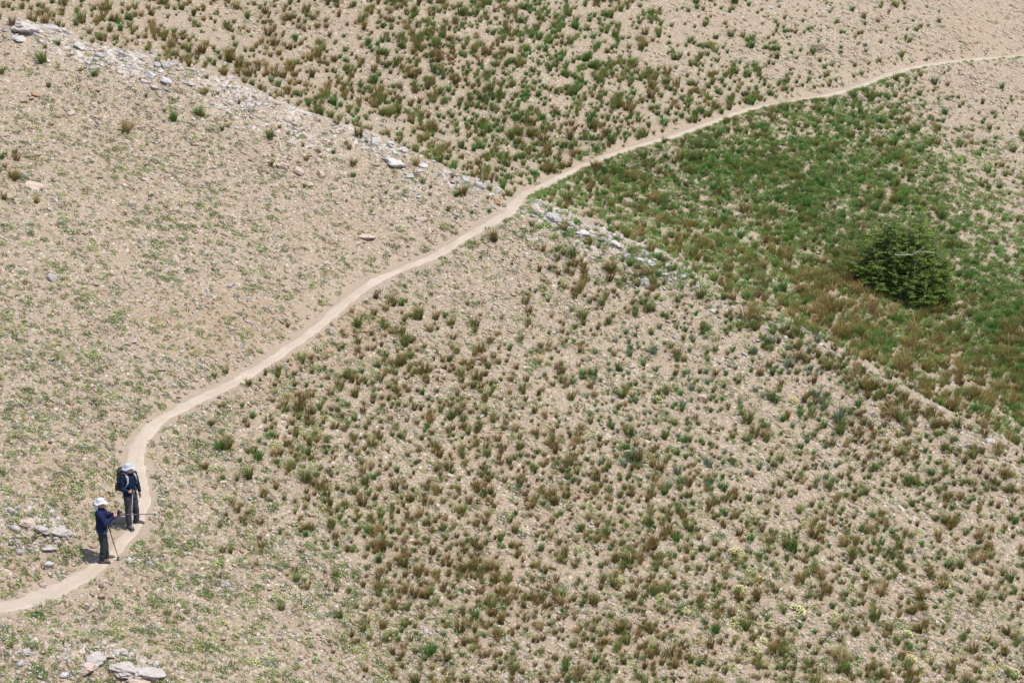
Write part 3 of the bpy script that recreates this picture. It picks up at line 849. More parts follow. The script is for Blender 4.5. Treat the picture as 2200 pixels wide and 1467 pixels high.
tick('before boulders')
BL = [
 (58, 58, 84, 20, M_PALE, 'broad low outcrop in the top corner at the start of the upper rib'), (135, 70, 46, 16, M_PALE, 'low pale rock right beside the broad top corner outcrop'),
 (170, 95, 44, 22, M_WHITE, 'low white rock below the top corner outcrop'), (215, 115, 34, 20, M_GREY, 'rounded grey rock with moss in the upper rib scree'), (262, 112, 36, 22, M_WHITE, 'white rock in the middle of the upper rib scree'),
 (336, 134, 24, 28, M_WHITE, 'upright pointed white rock on the upper rib crest'), (352, 138, 24, 24, M_GREY, 'grey fin of rock right of the upright white one'), (322, 156, 40, 20, M_WHITE, 'slanting pale slab below the upright white rock'),
 (356, 170, 46, 20, M_WHITE, 'long pale slab at the lower end of the upper rib scree'), (402, 176, 34, 14, M_GREY, 'thin dark edged slab leaning at the end of the scree'),
 (770, 282, 24, 15, M_WHITE, 'small rounded white rock left of the big white boulder'), (806, 299, 34, 34, M_WHITE, 'tall white boulder standing on the upper rib'), (838, 306, 30, 22, M_WHITE, 'white boulder with a dark hollow beside the tall one'),
 (866, 320, 40, 16, M_WHITE, 'flat white rock downhill of the two white boulders'), (850, 348, 70, 14, M_WHITE, 'long flat pale ledge below the white boulders'), (908, 352, 44, 14, M_WHITE, 'pale ledge in the gravel above the path bend'),
 (1000, 384, 36, 18, M_GREY, 'grey rock at the upper end of the white row above the bend'), (1030, 394, 40, 22, M_WHITE, 'white angular boulder in the row above the path bend'), (1068, 406, 44, 18, M_WHITE, 'white flat boulder at the lower end of the row above the path bend'),
 (1066, 430, 30, 15, M_RUST, 'rust orange rock just above the path bend'), (1188, 460, 58, 30, M_GREY, 'large rounded grey boulder below the path bend'), (1150, 452, 34, 16, M_GREY, 'low grey rock left of the large rounded boulder'),
 (1254, 496, 50, 16, M_WHITE, 'low white ledge downhill of the large grey boulder'), (1296, 512, 30, 18, M_WHITE, 'white rock at the end of the low ledge'), (1322, 520, 40, 14, M_WHITE, 'flat whitish slab above the middle rib cluster'),
 (1345, 545, 26, 24, M_GREY, 'blocky grey rock with a dark notch on the middle rib'), (1388, 545, 20, 17, M_WHITE, 'round white rock at the top of the middle rib cluster'), (1374, 556, 34, 16, M_WHITE, 'slanted white rock in the middle rib cluster'),
 (1398, 568, 26, 13, M_WHITE, 'white flat rock below the round one'), (1384, 598, 34, 34, M_GREY, 'long grey rock running down the middle rib cluster'), (1426, 586, 28, 14, M_GREY, 'thin grey leaning slab in the middle rib cluster'),
 (1464, 571, 16, 12, M_WHITE, 'small white cap stone at the edge of the green hollow'), (1466, 591, 30, 16, M_WHITE, 'white boulder below the small cap stone'), (1497, 606, 18, 14, M_WHITE, 'last white rock of the middle rib cluster'),
 (1640, 677, 34, 14, M_WHITE, 'white rock left in the small outcrop right of the rib'), (1676, 695, 44, 24, M_GREY, 'domed grey and white rock of the small outcrop right of the rib'), (1785, 752, 24, 12, M_WHITE, 'single bright white stone on the edge of the brown belt'),
 (1510, 850, 24, 8, M_PINK, 'pinkish flat stone in the thin grass'), (1958, 825, 24, 13, M_GREY, 'grey stone among the tufts below the conifer belt'),
 (2130, 945, 30, 10, M_WHITE, 'pale flat ledge near the far edge of the thin slope'),
 (18, 1092, 34, 22, M_PALE, 'pale rock at the picture edge behind the front hiker'), (60, 1118, 54, 22, M_PINK, 'pinkish lump of the outcrop behind the front hiker'), (92, 1134, 46, 22, M_PALE, 'pale broken lump in the middle of that outcrop'),
 (128, 1138, 50, 22, M_PALE, 'slanting pale rock of the outcrop nearest the front hiker'), (106, 1172, 40, 12, M_PALE, 'low pale rock under the outcrop behind the hiker'),
 (205, 1410, 60, 28, M_PALE, 'pale rounded lump of the bottom corner outcrop'), (190, 1432, 50, 26, M_PINK, 'pinkish low lump in front of the bottom outcrop'), (262, 1432, 78, 28, M_PALE, 'rough pale lump in the middle of the bottom outcrop'),
 (316, 1442, 84, 26, M_PALE, 'long pale slab edge at the right end of the bottom outcrop'), (300, 1458, 64, 20, M_PINK, 'pinkish ledge at the very bottom of the outcrop'), (56, 1396, 34, 12, M_PALE, 'pale stone left of the bottom outcrop'), (488, 1252, 20, 9, M_WHITE, 'white stone on the bare slope below the path'),
 (278, 1200, 26, 14, M_WHITE, 'white rock at the path edge by the tip of the pole'), (322, 1208, 22, 12, M_WHITE, 'second white rock right of the pole tip'), (205, 1141, 16, 10, M_WHITE, 'white stone left of the front hiker'),
 (78, 200, 26, 14, M_RUST, 'dark reddish stone with a shaded side on the stony slope'), (108, 263, 19, 13, M_RUST, 'squarish rust orange block on the stony slope'), (153, 240, 22, 18, M_PINK, 'pinkish block above the rust orange block'),
 (112, 302, 20, 10, M_PINK, 'flat tan slab below the rust orange block'), (132, 328, 18, 12, M_PINK, 'tan wedge shaped stone on the stony slope'), (272, 302, 18, 9, M_PINK, 'pale tan oval stone on the stony slope'), (402, 300, 17, 13, M_GREY, 'grey brown split stone on the stony slope'),
 (74, 394, 50, 18, M_PINK, 'pale cap of rock breaking through the stony slope'), (120, 428, 14, 16, M_GREY, 'upright jagged grey stone on the stony slope'), (112, 593, 30, 22, M_GREY, 'jagged dark grey shale outcrop on the bare slope'),
 (496, 608, 26, 22, M_GREY, 'dark grey angular rock on the bare slope above the path'), (535, 638, 20, 10, M_GREY, 'small dark rock right of the angular grey one'), (268, 397, 20, 8, M_PINK, 'tan slab with a dark underside'), (410, 399, 16, 8, M_RUST, 'bright orange stone on the stony slope'),
 (608, 352, 34, 18, M_PINK, 'pinkish slab in the rubble below the upper rib'), (640, 362, 34, 22, M_PINK, 'broad pink tan block in the rubble below the upper rib'), (664, 394, 26, 9, M_PINK, 'flat tan slab with a dark shadow under it'), (690, 372, 26, 20, M_PINK, 'tilted tan slab at the right of the rubble'),
 (906, 470, 40, 16, M_PINK, 'pinkish ledge by the bend on the bare slope'), (790, 505, 44, 14, M_PINK, 'long tan ledge above the path'), (740, 712, 26, 12, M_RUST, 'orange slab at the lower edge of the path'), (760, 718, 22, 10, M_PINK, 'tan slab beside the orange one'), (786, 708, 26, 9, M_RUST, 'long orange brown slab right of the tan one'), (705, 750, 22, 12, M_RUST, 'rusty block at the path edge below the orange slabs'),
 (838, 742, 16, 11, M_GREY, 'small grey block below the orange slabs'), (600, 684, 14, 10, M_GREY, 'dark stone with a hollow above the path'), (1862, 94, 20, 11, M_GREY, 'flat grey slab on the far stony slope'), (1862, 45, 11, 7, M_WHITE, 'small white stone on the far stony slope'), (2172, 284, 14, 12, M_WHITE, 'white stone on the far slope below the path'), (2130, 300, 16, 9, M_WHITE, 'grey white stone left of the white far stone'),
 (2010, 240, 14, 9, M_WHITE, 'white stone below the far path'), (1655, 15, 18, 10, M_WHITE, 'pale stone near the top edge of the far slope'), (1414, 1012, 16, 9, M_GREY, 'grey stone in the scattered tufts'), (1932, 1242, 18, 10, M_GREY, 'flat grey stone among the yellow flowers'),
]
for n, (px, py, w, h, mt, lb) in enumerate(BL):
    big = w > 28
    boulder(px, py, w, h, mt, lb, name='boulder' if big else 'rock', seed=n + 3, cat='boulder' if big else 'rock', jag={M_WHITE: 0.18, M_PALE: 0.27}.get(mt, 0.13))

cr_ = random.Random(77)
for n, (px, py, w, h, mt, lb) in enumerate(BL):
    if mt not in (M_WHITE, M_GREY, M_PALE) or n > 52: continue
    for c in range(3):
        f = cr_.uniform(0.28, 0.55); qx = px + cr_.gauss(0, 0.75) * w + 4; qy = py + cr_.gauss(0, 0.6) * w * 0.6 + 4
        if not (8 < qx < 2190 and 8 < qy < 1460) or min(math.hypot(qx - a, qy - b) for a, b in TRAIL_PX) < 26: continue
        m2 = cr_.choice((M_WHITE, M_PALE, M_GREY)); nm = {M_WHITE: 'white', M_PALE: 'pinkish pale', M_GREY: 'grey'}[m2]
        l2 = f"{nm} broken rock {where(qx, qy)}"
        o = boulder(qx, qy, max(9, w * f), max(6, h * f * cr_.uniform(0.8, 1.2)), m2, l2, name='rock', seed=500 + n * 5 + c, cat='rock')
        o['group'] = 'broken rocks along the ribs'
tick('before tree')
# ---------------------------------------------------------------- conifer clump and shrubs
def tube_arr(pts, rads, n=6):
    pts = np.asarray(pts, float); V, T = [], []
    for k in range(len(pts)):
        d = pts[min(k + 1, len(pts) - 1)] - pts[max(k - 1, 0)]; d /= np.linalg.norm(d)
        u = np.cross(d, [0.31, 0.2, 0.93] if abs(d[2]) < 0.9 else [1, 0, 0]); u /= np.linalg.norm(u); w = np.cross(d, u)
        for j in range(n):
            a = 2 * math.pi * j / n; V.append(pts[k] + rads[k] * (u * math.cos(a) + w * math.sin(a)))
    for k in range(len(pts) - 1):
        for j in range(n):
            a, b = k * n + j, k * n + (j + 1) % n
            T += [(a, b, b + n), (a, b + n, a + n)]
    top = len(V); V.append(pts[-1])
    for j in range(n): T.append(((len(pts) - 1) * n + j, (len(pts) - 1) * n + (j + 1) % n, top))
    return np.array(V, np.float32), np.array(T, np.int32), np.full((len(V), 3), 0.5, np.float32)

M_BARK = stone_material('bark', False, (0.20, 0.165, 0.135), (0.10, 0.08, 0.065), 14.0)
M_DEAD = stone_material('bleached_wood', False, (0.62, 0.58, 0.54), (0.42, 0.39, 0.36), 14.0)
tb = hit1(1936, 622)
tree = empty('conifer_tree', tb)
tag(tree, 'dense dark green conifer clump with several thin tops in the green hollow', 'tree')
tr_ = random.Random(5)
stems = [(-0.25, 0.25, 3.15), (0.52, 0.30, 3.3), (0.14, 0.0, 2.9), (-0.62, 0.10, 2.75), (0.85, 0.05, 2.8), (-0.98, 0.05, 2.4), (1.12, 0.15, 2.45), (-1.38, -0.05, 1.7), (1.38, -0.05, 1.85), (-1.75, -0.15, 1.0), (1.58, -0.3, 1.3), (-0.40, -0.45, 2.2), (0.38, -0.5, 2.3), (0.98, -0.45, 1.9), (-0.95, -0.45, 1.6), (-1.4, -0.5, 0.9), (0.05, -0.8, 1.3), (0.75, -0.85, 1.05)]
LV, LT, LC = [], [], []
def needle_quad(o, d, l, w, c):
    e = np.cross(d, [tr_.gauss(0, 1.0), tr_.gauss(0, 1.0), 0.9]); e /= max(1e-6, np.linalg.norm(e))
    n0 = len(LV)
    LV.extend([o - e * w * 0.4, o + e * w * 0.4, o + d * l * 0.6 + e * w * 0.5, o + d * l, o + d * l * 0.6 - e * w * 0.5])
    LT.extend([(n0, n0 + 1, n0 + 2), (n0, n0 + 2, n0 + 4), (n0 + 4, n0 + 2, n0 + 3)])
    LC.extend([c] * 5)
TONES = [(0.15, 0.26, 0.07), (0.21, 0.32, 0.075), (0.115, 0.22, 0.075), (0.26, 0.34, 0.085)]
NEW = [(0.34, 0.39, 0.08), (0.42, 0.44, 0.10), (0.28, 0.35, 0.075)]
twigs = []
for sx0, sy0, h in stems:
    gz = float(look(np.array([tb[0] + sx0]), np.array([tb[1] + sy0]), ZZ)[0]) - tb[2]
    lean = np.array([tr_.gauss(0, 0.04) + sx0 * 0.04, tr_.gauss(0, 0.04), 1.0])
    base = np.array([sx0, sy0, gz - 0.05])
    pts = [base + lean * h * f + np.array([tr_.gauss(0, 0.015), tr_.gauss(0, 0.015), 0]) for f in (0, 0.2, 0.4, 0.6, 0.8, 1.0)]
    V, T, C = tube_arr(pts, [0.055 * (1 - f) * h / 2.5 + 0.007 for f in (0, 0.2, 0.4, 0.6, 0.8, 1.0)], 7)
    link('trunk', mesh_np('trunk', V, T), M_BARK, tree)
    rich = tr_.uniform(0.15, 0.85)
    z = 0.10
    while z < h:
        f = z / h
        L = (1 - f) ** 0.55 * (0.42 + 0.13 * h) * tr_.uniform(0.75, 1.15) + 0.08
        nb = 6 if f < 0.8 else 4
        gap = 0.75 if f > 0.85 else 1.0
        for b_ in range(nb):
            if tr_.random() > 0.66 * gap + 0.05: continue
            a = tr_.uniform(0, 2 * math.pi); Lb = L * tr_.uniform(0.5, 1.25)
            d = np.array([math.cos(a), math.sin(a), 0.0])
            o = base + lean * z
            droop = tr_.uniform(-0.25, 0.35) * (1 - f)
            path_ = [o + d * Lb * t + np.array([0, 0, -droop * Lb * math.sin(t * 2.2) + 0.16 * Lb * t * t]) for t in (0, 0.35, 0.7, 1.0)]
            if tr_.random() < 0.5: twigs.append((path_, 0.012 * (1 - f) + 0.004))
            m = max(4, int(Lb / 0.055))
            for k in range(m):
                t = 0.18 + 0.82 * k / m; seg = min(2, int(t / 0.35)); t0 = (0, 0.35, 0.7)[seg]; t1 = (0.35, 0.7, 1.0)[seg]
                p = path_[seg] + (path_[seg + 1] - path_[seg]) * min(1, (t - t0) / (t1 - t0))
                for sd in (-1, 1):
                    tl = (0.06 + 0.20 * Lb * (1 - t) ** 0.6) * tr_.uniform(0.7, 1.2)
                    sdv = d * 0.75 + np.array([-d[1], d[0], 0]) * sd * 0.8 + np.array([0, 0, tr_.gauss(0.05, 0.45)]); sdv /= np.linalg.norm(sdv)
                    q = max(2, int(tl / 0.034))
                    for w in range(q):
                        c = np.array(tr_.choice(NEW) if (w == q - 1 and tr_.random() < rich * (0.5 + 0.9 * f + 0.3 * t)) else tr_.choice(TONES)) * tr_.uniform(0.75, 1.25)
                        needle_quad(p + sdv * (w * 0.034), sdv + np.array([tr_.gauss(0, 0.25), tr_.gauss(0, 0.25), tr_.gauss(0.05, 0.25)]), 0.070, 0.027, c)
            # end shoot
            needle_quad(path_[-1], d + np.array([0, 0, 0.3]), 0.10, 0.03, np.array(tr_.choice(NEW)))
        z += tr_.uniform(0.085, 0.125) * (1.25 if f > 0.75 else 1.0)
link('crown', mesh_np('crown', np.array(LV), np.array(LT), np.array(LC)), M_NEEDLE, tree)
V, T, C = merge([tube_arr(p, [r_, r_ * 0.8, r_ * 0.6, 0.003], 5) for p, r_ in twigs])
link('branches', mesh_np('branches', V, T), M_BARK, tree)
for pth in ([(0.15, -0.75, 1.62), (0.36, -0.95, 1.82), (0.60, -1.0, 1.83), (0.92, -1.0, 1.78), (1.12, -0.95, 1.70)], [(-0.50, -0.75, 1.62), (-0.28, -0.88, 1.66), (-0.05, -0.92, 1.69), (0.15, -0.85, 1.66)]):
    pth = [np.array(p) for p in pth]
    V, T, C = merge([tube_arr(pth, [0.017, 0.016, 0.013, 0.010, 0.004][:len(pth)], 6), tube_arr([pth[1], pth[1] + np.array([0.10, -0.05, 0.14]), pth[1] + np.array([0.2, -0.06, 0.16])], [0.012, 0.008, 0.003], 5)])
    link('dead_branch', mesh_np('dead_branch', V, T), M_DEAD, tree)

def shrub(px, py, rx, ry, h, n, cols, label, size=0.03):
    p = hit1(px, py); rt = empty('shrub', p); tag(rt, label, 'shrub')
    V, T, C = leaves(n, rx, ry, h, size, cols, up=0.8)
    V[:, 2] += GA * V[:, 1] - GB * V[:, 0]
    link('foliage', mesh_np('foliage', V, T, C), M_LEAF, rt)
    st = []
    for k in range(9):
        a = random.uniform(0, 6.28); r = random.uniform(0.2, 0.8)
        e = np.array([rx * r * math.cos(a), ry * r * math.sin(a), h * (1 - r * r) * 0.8]); e[2] += GA * e[1] - GB * e[0]
        st.append(tube_arr([(0, 0, -0.03), e * 0.5 + np.array([0, 0, 0.03]), e], [0.012, 0.009, 0.004], 5))
    V, T, C = merge(st)
    link('stems', mesh_np('stems', V, T), M_BARK, rt)
shrub(1995, 640, 0.55, 0.4, 0.42, 620, [(0.045, 0.12, 0.05), (0.06, 0.15, 0.06), (0.035, 0.09, 0.04)], 'bushy blue green shrub at the right foot of the conifer', 0.035)
shrub(1802, 590, 0.85, 0.75, 0.30, 900, [(0.09, 0.12, 0.045), (0.12, 0.15, 0.06), (0.07, 0.095, 0.035)], 'low olive green shrub spreading at the left foot of the conifer', 0.03)
shrub(1362, 985, 0.32, 0.28, 0.26, 260, [(0.10, 0.17, 0.09), (0.13, 0.21, 0.11)], 'grey green leafy shrub by the bare patch in the tufts', 0.035)
shrub(1375, 452, 0.55, 0.55, 0.30, 520, [(0.10, 0.13, 0.035), (0.15, 0.16, 0.05), (0.08, 0.10, 0.03)], 'round olive brown shrub at the left rim of the green hollow', 0.03)
shrub(1945, 165, 0.26, 0.24, 0.16, 200, [(0.08, 0.15, 0.055), (0.11, 0.19, 0.07)], 'round green cushion shrub under the far path', 0.03)
shrub(1925, 165 + 7, 0.16, 0.14, 0.12, 110, [(0.06, 0.12, 0.05), (0.09, 0.16, 0.06)], 'small dark green shrub left of the round one under the far path', 0.03)
shrub(1762, 108, 0.5, 0.4, 0.42, 260, [(0.13, 0.17, 0.12), (0.17, 0.20, 0.13), (0.20, 0.16, 0.11)], 'greyish twiggy shrub on the far stony slope', 0.03)
shrub(2100, 895, 0.0 + 0.4, 0.35, 0.25, 260, [(0.12, 0.19, 0.07), (0.16, 0.22, 0.09)], 'leafy light green shrub on the thin slope near the right edge', 0.032) if False else None

# ---------------------------------------------------------------- people
def ring_tube(bm, pts, rads, ref=(0, 1, 0), n=14):
    pts = [Vector(p) for p in pts]; rings = []
    for k, p in enumerate(pts):
        d = (pts[min(k + 1, len(pts) - 1)] - pts[max(k - 1, 0)]).normalized()
        r = Vector(ref)
        if abs(d.dot(r)) > 0.95: r = Vector((0, 0, 1)) if abs(d.z) < 0.9 else Vector((1, 0, 0))
        s = d.cross(r).normalized(); u = s.cross(d).normalized()
        a, b = rads[k] if hasattr(rads[k], '__len__') else (rads[k], rads[k])
        rings.append([bm.verts.new(p + s * a * math.cos(2 * math.pi * j / n) + u * b * math.sin(2 * math.pi * j / n)) for j in range(n)])
    for q in range(len(rings) - 1):
        for j in range(n):
            bm.faces.new((rings[q][j], rings[q][(j + 1) % n], rings[q + 1][(j + 1) % n], rings[q + 1][j]))
    bm.faces.new(list(reversed(rings[0]))); bm.faces.new(rings[-1])

def ball(bm, c, r, rot=None, seg=14):
    m = Matrix.Translation(Vector(c)) @ (rot.to_4x4() if rot else Matrix.Identity(4)) @ Matrix.Diagonal((*r, 1))
    bmesh.ops.create_uvsphere(bm, u_segments=seg, v_segments=seg // 2 + 2, radius=1.0, matrix=m)

def fuse(name, bm, voxel, mats, parent, fold=0.0, smooth=4, faces_cb=None, ratio=0.5):
    """closed shapes of one part grown together into one continuous skin"""
    bmesh.ops.recalc_face_normals(bm, faces=bm.faces)
    me = bpy.data.meshes.new('raw'); bm.to_mesh(me); bm.free()
    o = bpy.data.objects.new('raw', me); COL.objects.link(o)
    m = o.modifiers.new('r', 'REMESH'); m.mode = 'VOXEL'; m.voxel_size = voxel
    if smooth: s = o.modifiers.new('s', 'SMOOTH'); s.factor = 0.5; s.iterations = smooth
    d = o.modifiers.new('d', 'DECIMATE'); d.ratio = ratio
    dg = bpy.context.evaluated_depsgraph_get(); dg.update()
    new = bpy.data.meshes.new_from_object(o.evaluated_get(dg))
    bpy.data.objects.remove(o)
    new.name = name
    if fold:
        n = len(new.vertices); co = np.empty(n * 3, np.float32); new.vertices.foreach_get('co', co); co = co.reshape(-1, 3)
        nr = np.empty(n * 3, np.float32); new.vertices.foreach_get('normal', nr); nr = nr.reshape(-1, 3)
        q = fbm(co[:, 0] * 9 + co[:, 2] * 5, co[:, 2] * 13 + co[:, 1] * 8, 3, 3) - 0.5
        co = co + nr * (q * fold)[:, None]
        new.vertices.foreach_set('co', co.ravel()); new.update()
    new.polygons.foreach_set('use_smooth', np.ones(len(new.polygons), bool))
    new.materials.clear()
    for mt in mats: new.materials.append(mt)
    if faces_cb:
        for p in new.polygons: p.material_index = faces_cb(p.center)
    return link(name, new, None, parent)

def hand(bm, wrist, d, nrm, curl, thumb_side):
    wrist, d, nrm = Vector(wrist), Vector(d).normalized(), Vector(nrm).normalized()
    nrm = (nrm - d * nrm.dot(d)).normalized(); side = d.cross(nrm).normalized() * thumb_side
    ring_tube(bm, [wrist - d * 0.02, wrist + d * 0.02, wrist + d * 0.06, wrist + d * 0.095], [(0.026, 0.019), (0.034, 0.017), (0.043, 0.015), (0.040, 0.012)], ref=nrm, n=12)
    for k, (off, ln) in enumerate(((0.031, 0.074), (0.010, 0.083), (-0.011, 0.076), (-0.031, 0.060))):
        p = wrist + d * 0.088 + side * off; pts = [p - d * 0.015, p]; a = 0.0
        for seg, fr in enumerate((0.45, 0.32, 0.23)):
            a += curl * (1.0, 0.9, 0.6)[seg]
            p = p + (d * math.cos(a) + nrm * math.sin(a)) * ln * fr; pts.append(p)
        ring_tube(bm, pts, [0.0098, 0.0098, 0.0092, 0.0086, 0.0066], ref=side, n=8)
    p = wrist + d * 0.028 + side * 0.030
    td = (d * 0.65 + side * 0.75 + nrm * 0.35).normalized(); t2 = (d * 0.9 + side * 0.15 + nrm * 0.5).normalized()
    ring_tube(bm, [p - td * 0.02, p, p + td * 0.038, p + td * 0.038 + t2 * 0.034], [0.013, 0.012, 0.0105, 0.0075], ref=nrm, n=8)

SKIN = plain('skin', (0.60, 0.31, 0.22), 0.6); EYE = plain('eyes', (0.03, 0.025, 0.02), 0.3); LIP = plain('lips', (0.42, 0.17, 0.14), 0.6)

def person(label, foot, rz, k, J, head_yaw, head_pitch, top_m, shirt_m, leg_m, boot_m, hat_m, hair_m, flap, feet, torso_fold, hands):
    """J: joints of the pose for a body k times 1.70 m tall, facing +Y"""
    root = empty('person', foot, rz); tag(root, label, 'person')
    S = lambda p: Vector(p) * k
    hc = S((0, 0.025, 1.555)); Rh = Matrix.Rotation(head_yaw, 3, 'Z') @ Matrix.Rotation(head_pitch, 3, 'X')
    def H(p): return hc + Rh @ (Vector(p) * k)
    bm = bmesh.new()
    # trunk and neck
    ring_tube(bm, [S((0, 0, 0.80)), S((0, -0.005, 0.90)), S((0, 0, 1.02)), S((0, 0.005, 1.18)), S((0, 0, 1.32)), S((0, -0.005, 1.395)), S((0, 0, 1.43))],
              [(0.10 * k, 0.08 * k), (0.158 * k, 0.108 * k), (0.138 * k, 0.098 * k), (0.155 * k, 0.108 * k), (0.168 * k, 0.108 * k), (0.13 * k, 0.08 * k), (0.06 * k, 0.06 * k)], n=18)
    ring_tube(bm, [S((0, -0.01, 1.38)), S((0, 0.0, 1.45)), H((0, -0.01, -0.04))], [0.066 * k, 0.056 * k, 0.054 * k])
    ball(bm, H((0, -0.012, 0.025)), (0.075 * k, 0.094 * k, 0.098 * k), Rh, 18)
    ball(bm, H((0, 0.022, -0.050)), (0.056 * k, 0.062 * k, 0.066 * k), Rh, 14)
    ball(bm, H((0, 0.060, -0.088)), (0.026 * k, 0.024 * k, 0.020 * k), Rh, 10)
    ring_tube(bm, [H((0, 0.078, 0.018)), H((0, 0.098, -0.018)), H((0, 0.088, -0.034))], [0.011 * k, 0.017 * k, 0.013 * k], n=8)
    ball(bm, H((0, 0.076, 0.034)), (0.050 * k, 0.014 * k, 0.010 * k), Rh, 10)
    ball(bm, H((0, 0.078, -0.058)), (0.024 * k, 0.012 * k, 0.011 * k), Rh, 10)
    for s_ in (-1, 1): ball(bm, H((0.076 * s_, -0.012, -0.008)), (0.010 * k, 0.020 * k, 0.032 * k), Rh, 10)
    # limbs
    for s_, n_ in ((1, 'R'), (-1, 'L')):
        sh, el, wr = (S(J[q + n_]) for q in ('shoulder', 'elbow', 'wrist'))
        hp, kn, an = (S(J[q + n_]) for q in ('hip', 'knee', 'ankle'))
        ring_tube(bm, [sh, sh.lerp(el, 0.5), el, el.lerp(wr, 0.4), wr], [0.055 * k, 0.047 * k, 0.039 * k, 0.039 * k, 0.026 * k])
        ball(bm, sh, (0.060 * k,) * 3); ball(bm, el, (0.040 * k,) * 3)
        ring_tube(bm, [hp, hp.lerp(kn, 0.5), kn, kn.lerp(an, 0.35), an], [0.088 * k, 0.073 * k, 0.054 * k, 0.055 * k, 0.036 * k])
        yaw = feet[n_]; fd = Vector((math.sin(yaw), math.cos(yaw), 0))
        ring_tube(bm, [an - fd * 0.05 * k + Vector((0, 0, -0.045 * k)), an + fd * 0.05 * k + Vector((0, 0, -0.045 * k)), an + fd * 0.17 * k + Vector((0, 0, -0.06 * k))], [0.036 * k, 0.042 * k, 0.028 * k], ref=(0, 0, 1))
        dh, nh, cu = hands[n_]
        hand(bm, wr, dh, nh, cu, s_ if n_ == 'R' else -1 * -s_ * -1)
    e1, e2 = H((0.031, 0.072, 0.012)), H((-0.031, 0.072, 0.012)); lp = H((0, 0.088, -0.058))
    def face_mat(c):
        if min((c - e1).length, (c - e2).length) < 0.0125 * k: return 1
        return 2 if (c - lp).length < 0.015 * k else 0
    fuse('body', bm, 0.0075, [SKIN, EYE, LIP], root, faces_cb=face_mat, smooth=2, ratio=0.35)
    # upper garment with sleeves, collar and hem
    bm = bmesh.new()
    ring_tube(bm, [S((0, 0.0, 0.87)), S((0, 0.0, 0.93)), S((0, 0.0, 1.05)), S((0, 0.008, 1.20)), S((0, 0.002, 1.33)), S((0, -0.005, 1.40)), S((0, 0.0, 1.44)), S((0, 0.0, 1.465))],
              [(0.185 * k, 0.142 * k), (0.188 * k, 0.145 * k), (0.168 * k, 0.130 * k), (0.182 * k, 0.135 * k), (0.188 * k, 0.130 * k), (0.150 * k, 0.100 * k), (0.082 * k, 0.078 * k), (0.070 * k, 0.070 * k)], n=20)
    for n_ in 'RL':
        sh, el, wr = (S(J[q + n_]) for q in ('shoulder', 'elbow', 'wrist'))
        ball(bm, sh, (0.076 * k, 0.072 * k, 0.070 * k))
        ring_tube(bm, [sh, sh.lerp(el, 0.5), el, el.lerp(wr, 0.5), wr.lerp(el, 0.02)], [0.072 * k, 0.066 * k, 0.060 * k, 0.053 * k, 0.044 * k])
        ball(bm, el, (0.061 * k,) * 3)
    fuse('jacket' if flap else 'sweater', bm, 0.010, [top_m], root, fold=torso_fold, ratio=0.6)
    if shirt_m:
        bm = bmesh.new()
        ring_tube(bm, [S((0, 0.004, 0.785)), S((0, 0.004, 0.83)), S((0, 0, 0.92)), S((0, 0, 0.98))], [(0.172 * k, 0.138 * k), (0.180 * k, 0.140 * k), (0.176 * k, 0.134 * k), (0.16 * k, 0.12 * k)], n=20)
        fuse('shirt', bm, 0.010, [shirt_m], root, fold=0.03, ratio=0.6)
    # trousers
    bm = bmesh.new()
    ring_tube(bm, [S((0, -0.004, 0.76)), S((0, -0.008, 0.84)), S((0, 0, 0.95)), S((0, 0, 1.02))], [(0.140 * k, 0.105 * k), (0.168 * k, 0.125 * k), (0.158 * k, 0.118 * k), (0.14 * k, 0.10 * k)], n=18)
    for n_ in 'RL':
        hp, kn, an = (S(J[q + n_]) for q in ('hip', 'knee', 'ankle'))
        ring_tube(bm, [hp, hp.lerp(kn, 0.5), kn, kn.lerp(an, 0.4), an.lerp(kn, 0.12), an + Vector((0, 0, -0.01))], [0.102 * k, 0.092 * k, 0.078 * k, 0.076 * k, 0.070 * k, 0.068 * k])
    fuse('trousers', bm, 0.010, [leg_m], root, fold=0.035, ratio=0.6)
    # boots
    for n_ in 'RL':
        an = S(J['ankle' + n_]); yaw = feet[n_]; fd = Vector((math.sin(yaw), math.cos(yaw), 0)); g = Vector((an.x, an.y, 0))
        bm = bmesh.new()
        ring_tube(bm, [g - fd * 0.085 * k + Vector((0, 0, 0.055)), g - fd * 0.03 * k + Vector((0, 0, 0.062)), g + fd * 0.07 * k + Vector((0, 0, 0.058)), g + fd * 0.15 * k + Vector((0, 0, 0.048)), g + fd * 0.195 * k + Vector((0, 0, 0.042))],
                  [(0.032, 0.036), (0.041, 0.048), (0.048, 0.044), (0.047, 0.034), (0.028, 0.022)], ref=(0, 0, 1), n=14)
        ring_tube(bm, [g - fd * 0.02 * k + Vector((0, 0, 0.05)), g - fd * 0.015 * k + Vector((0, 0, 0.16))], [(0.046, 0.055), (0.048, 0.056)], ref=tuple(fd), n=14)
        bt = fuse('boot', bm, 0.008, [boot_m], root, ratio=0.6)
        bm = bmesh.new()
        ring_tube(bm, [g - fd * 0.10 * k + Vector((0, 0, 0.012)), g - fd * 0.05 * k + Vector((0, 0, 0.012)), g + fd * 0.08 * k + Vector((0, 0, 0.012)), g + fd * 0.16 * k + Vector((0, 0, 0.014)), g + fd * 0.205 * k + Vector((0, 0, 0.018))],
                  [(0.034, 0.014), (0.045, 0.015), (0.052, 0.015), (0.050, 0.014), (0.028, 0.011)], ref=(0, 0, 1), n=14)
        bmesh.ops.recalc_face_normals(bm, faces=bm.faces)
        me = bpy.data.meshes.new('sole'); bm.to_mesh(me); bm.free(); link('sole', me, SOLE, bt)
    # hair round the back and sides below the hat
    bm = bmesh.new()
    ball(bm, H((0, -0.030, 0.030)), (0.080 * k, 0.090 * k, 0.092 * k), Rh, 16)
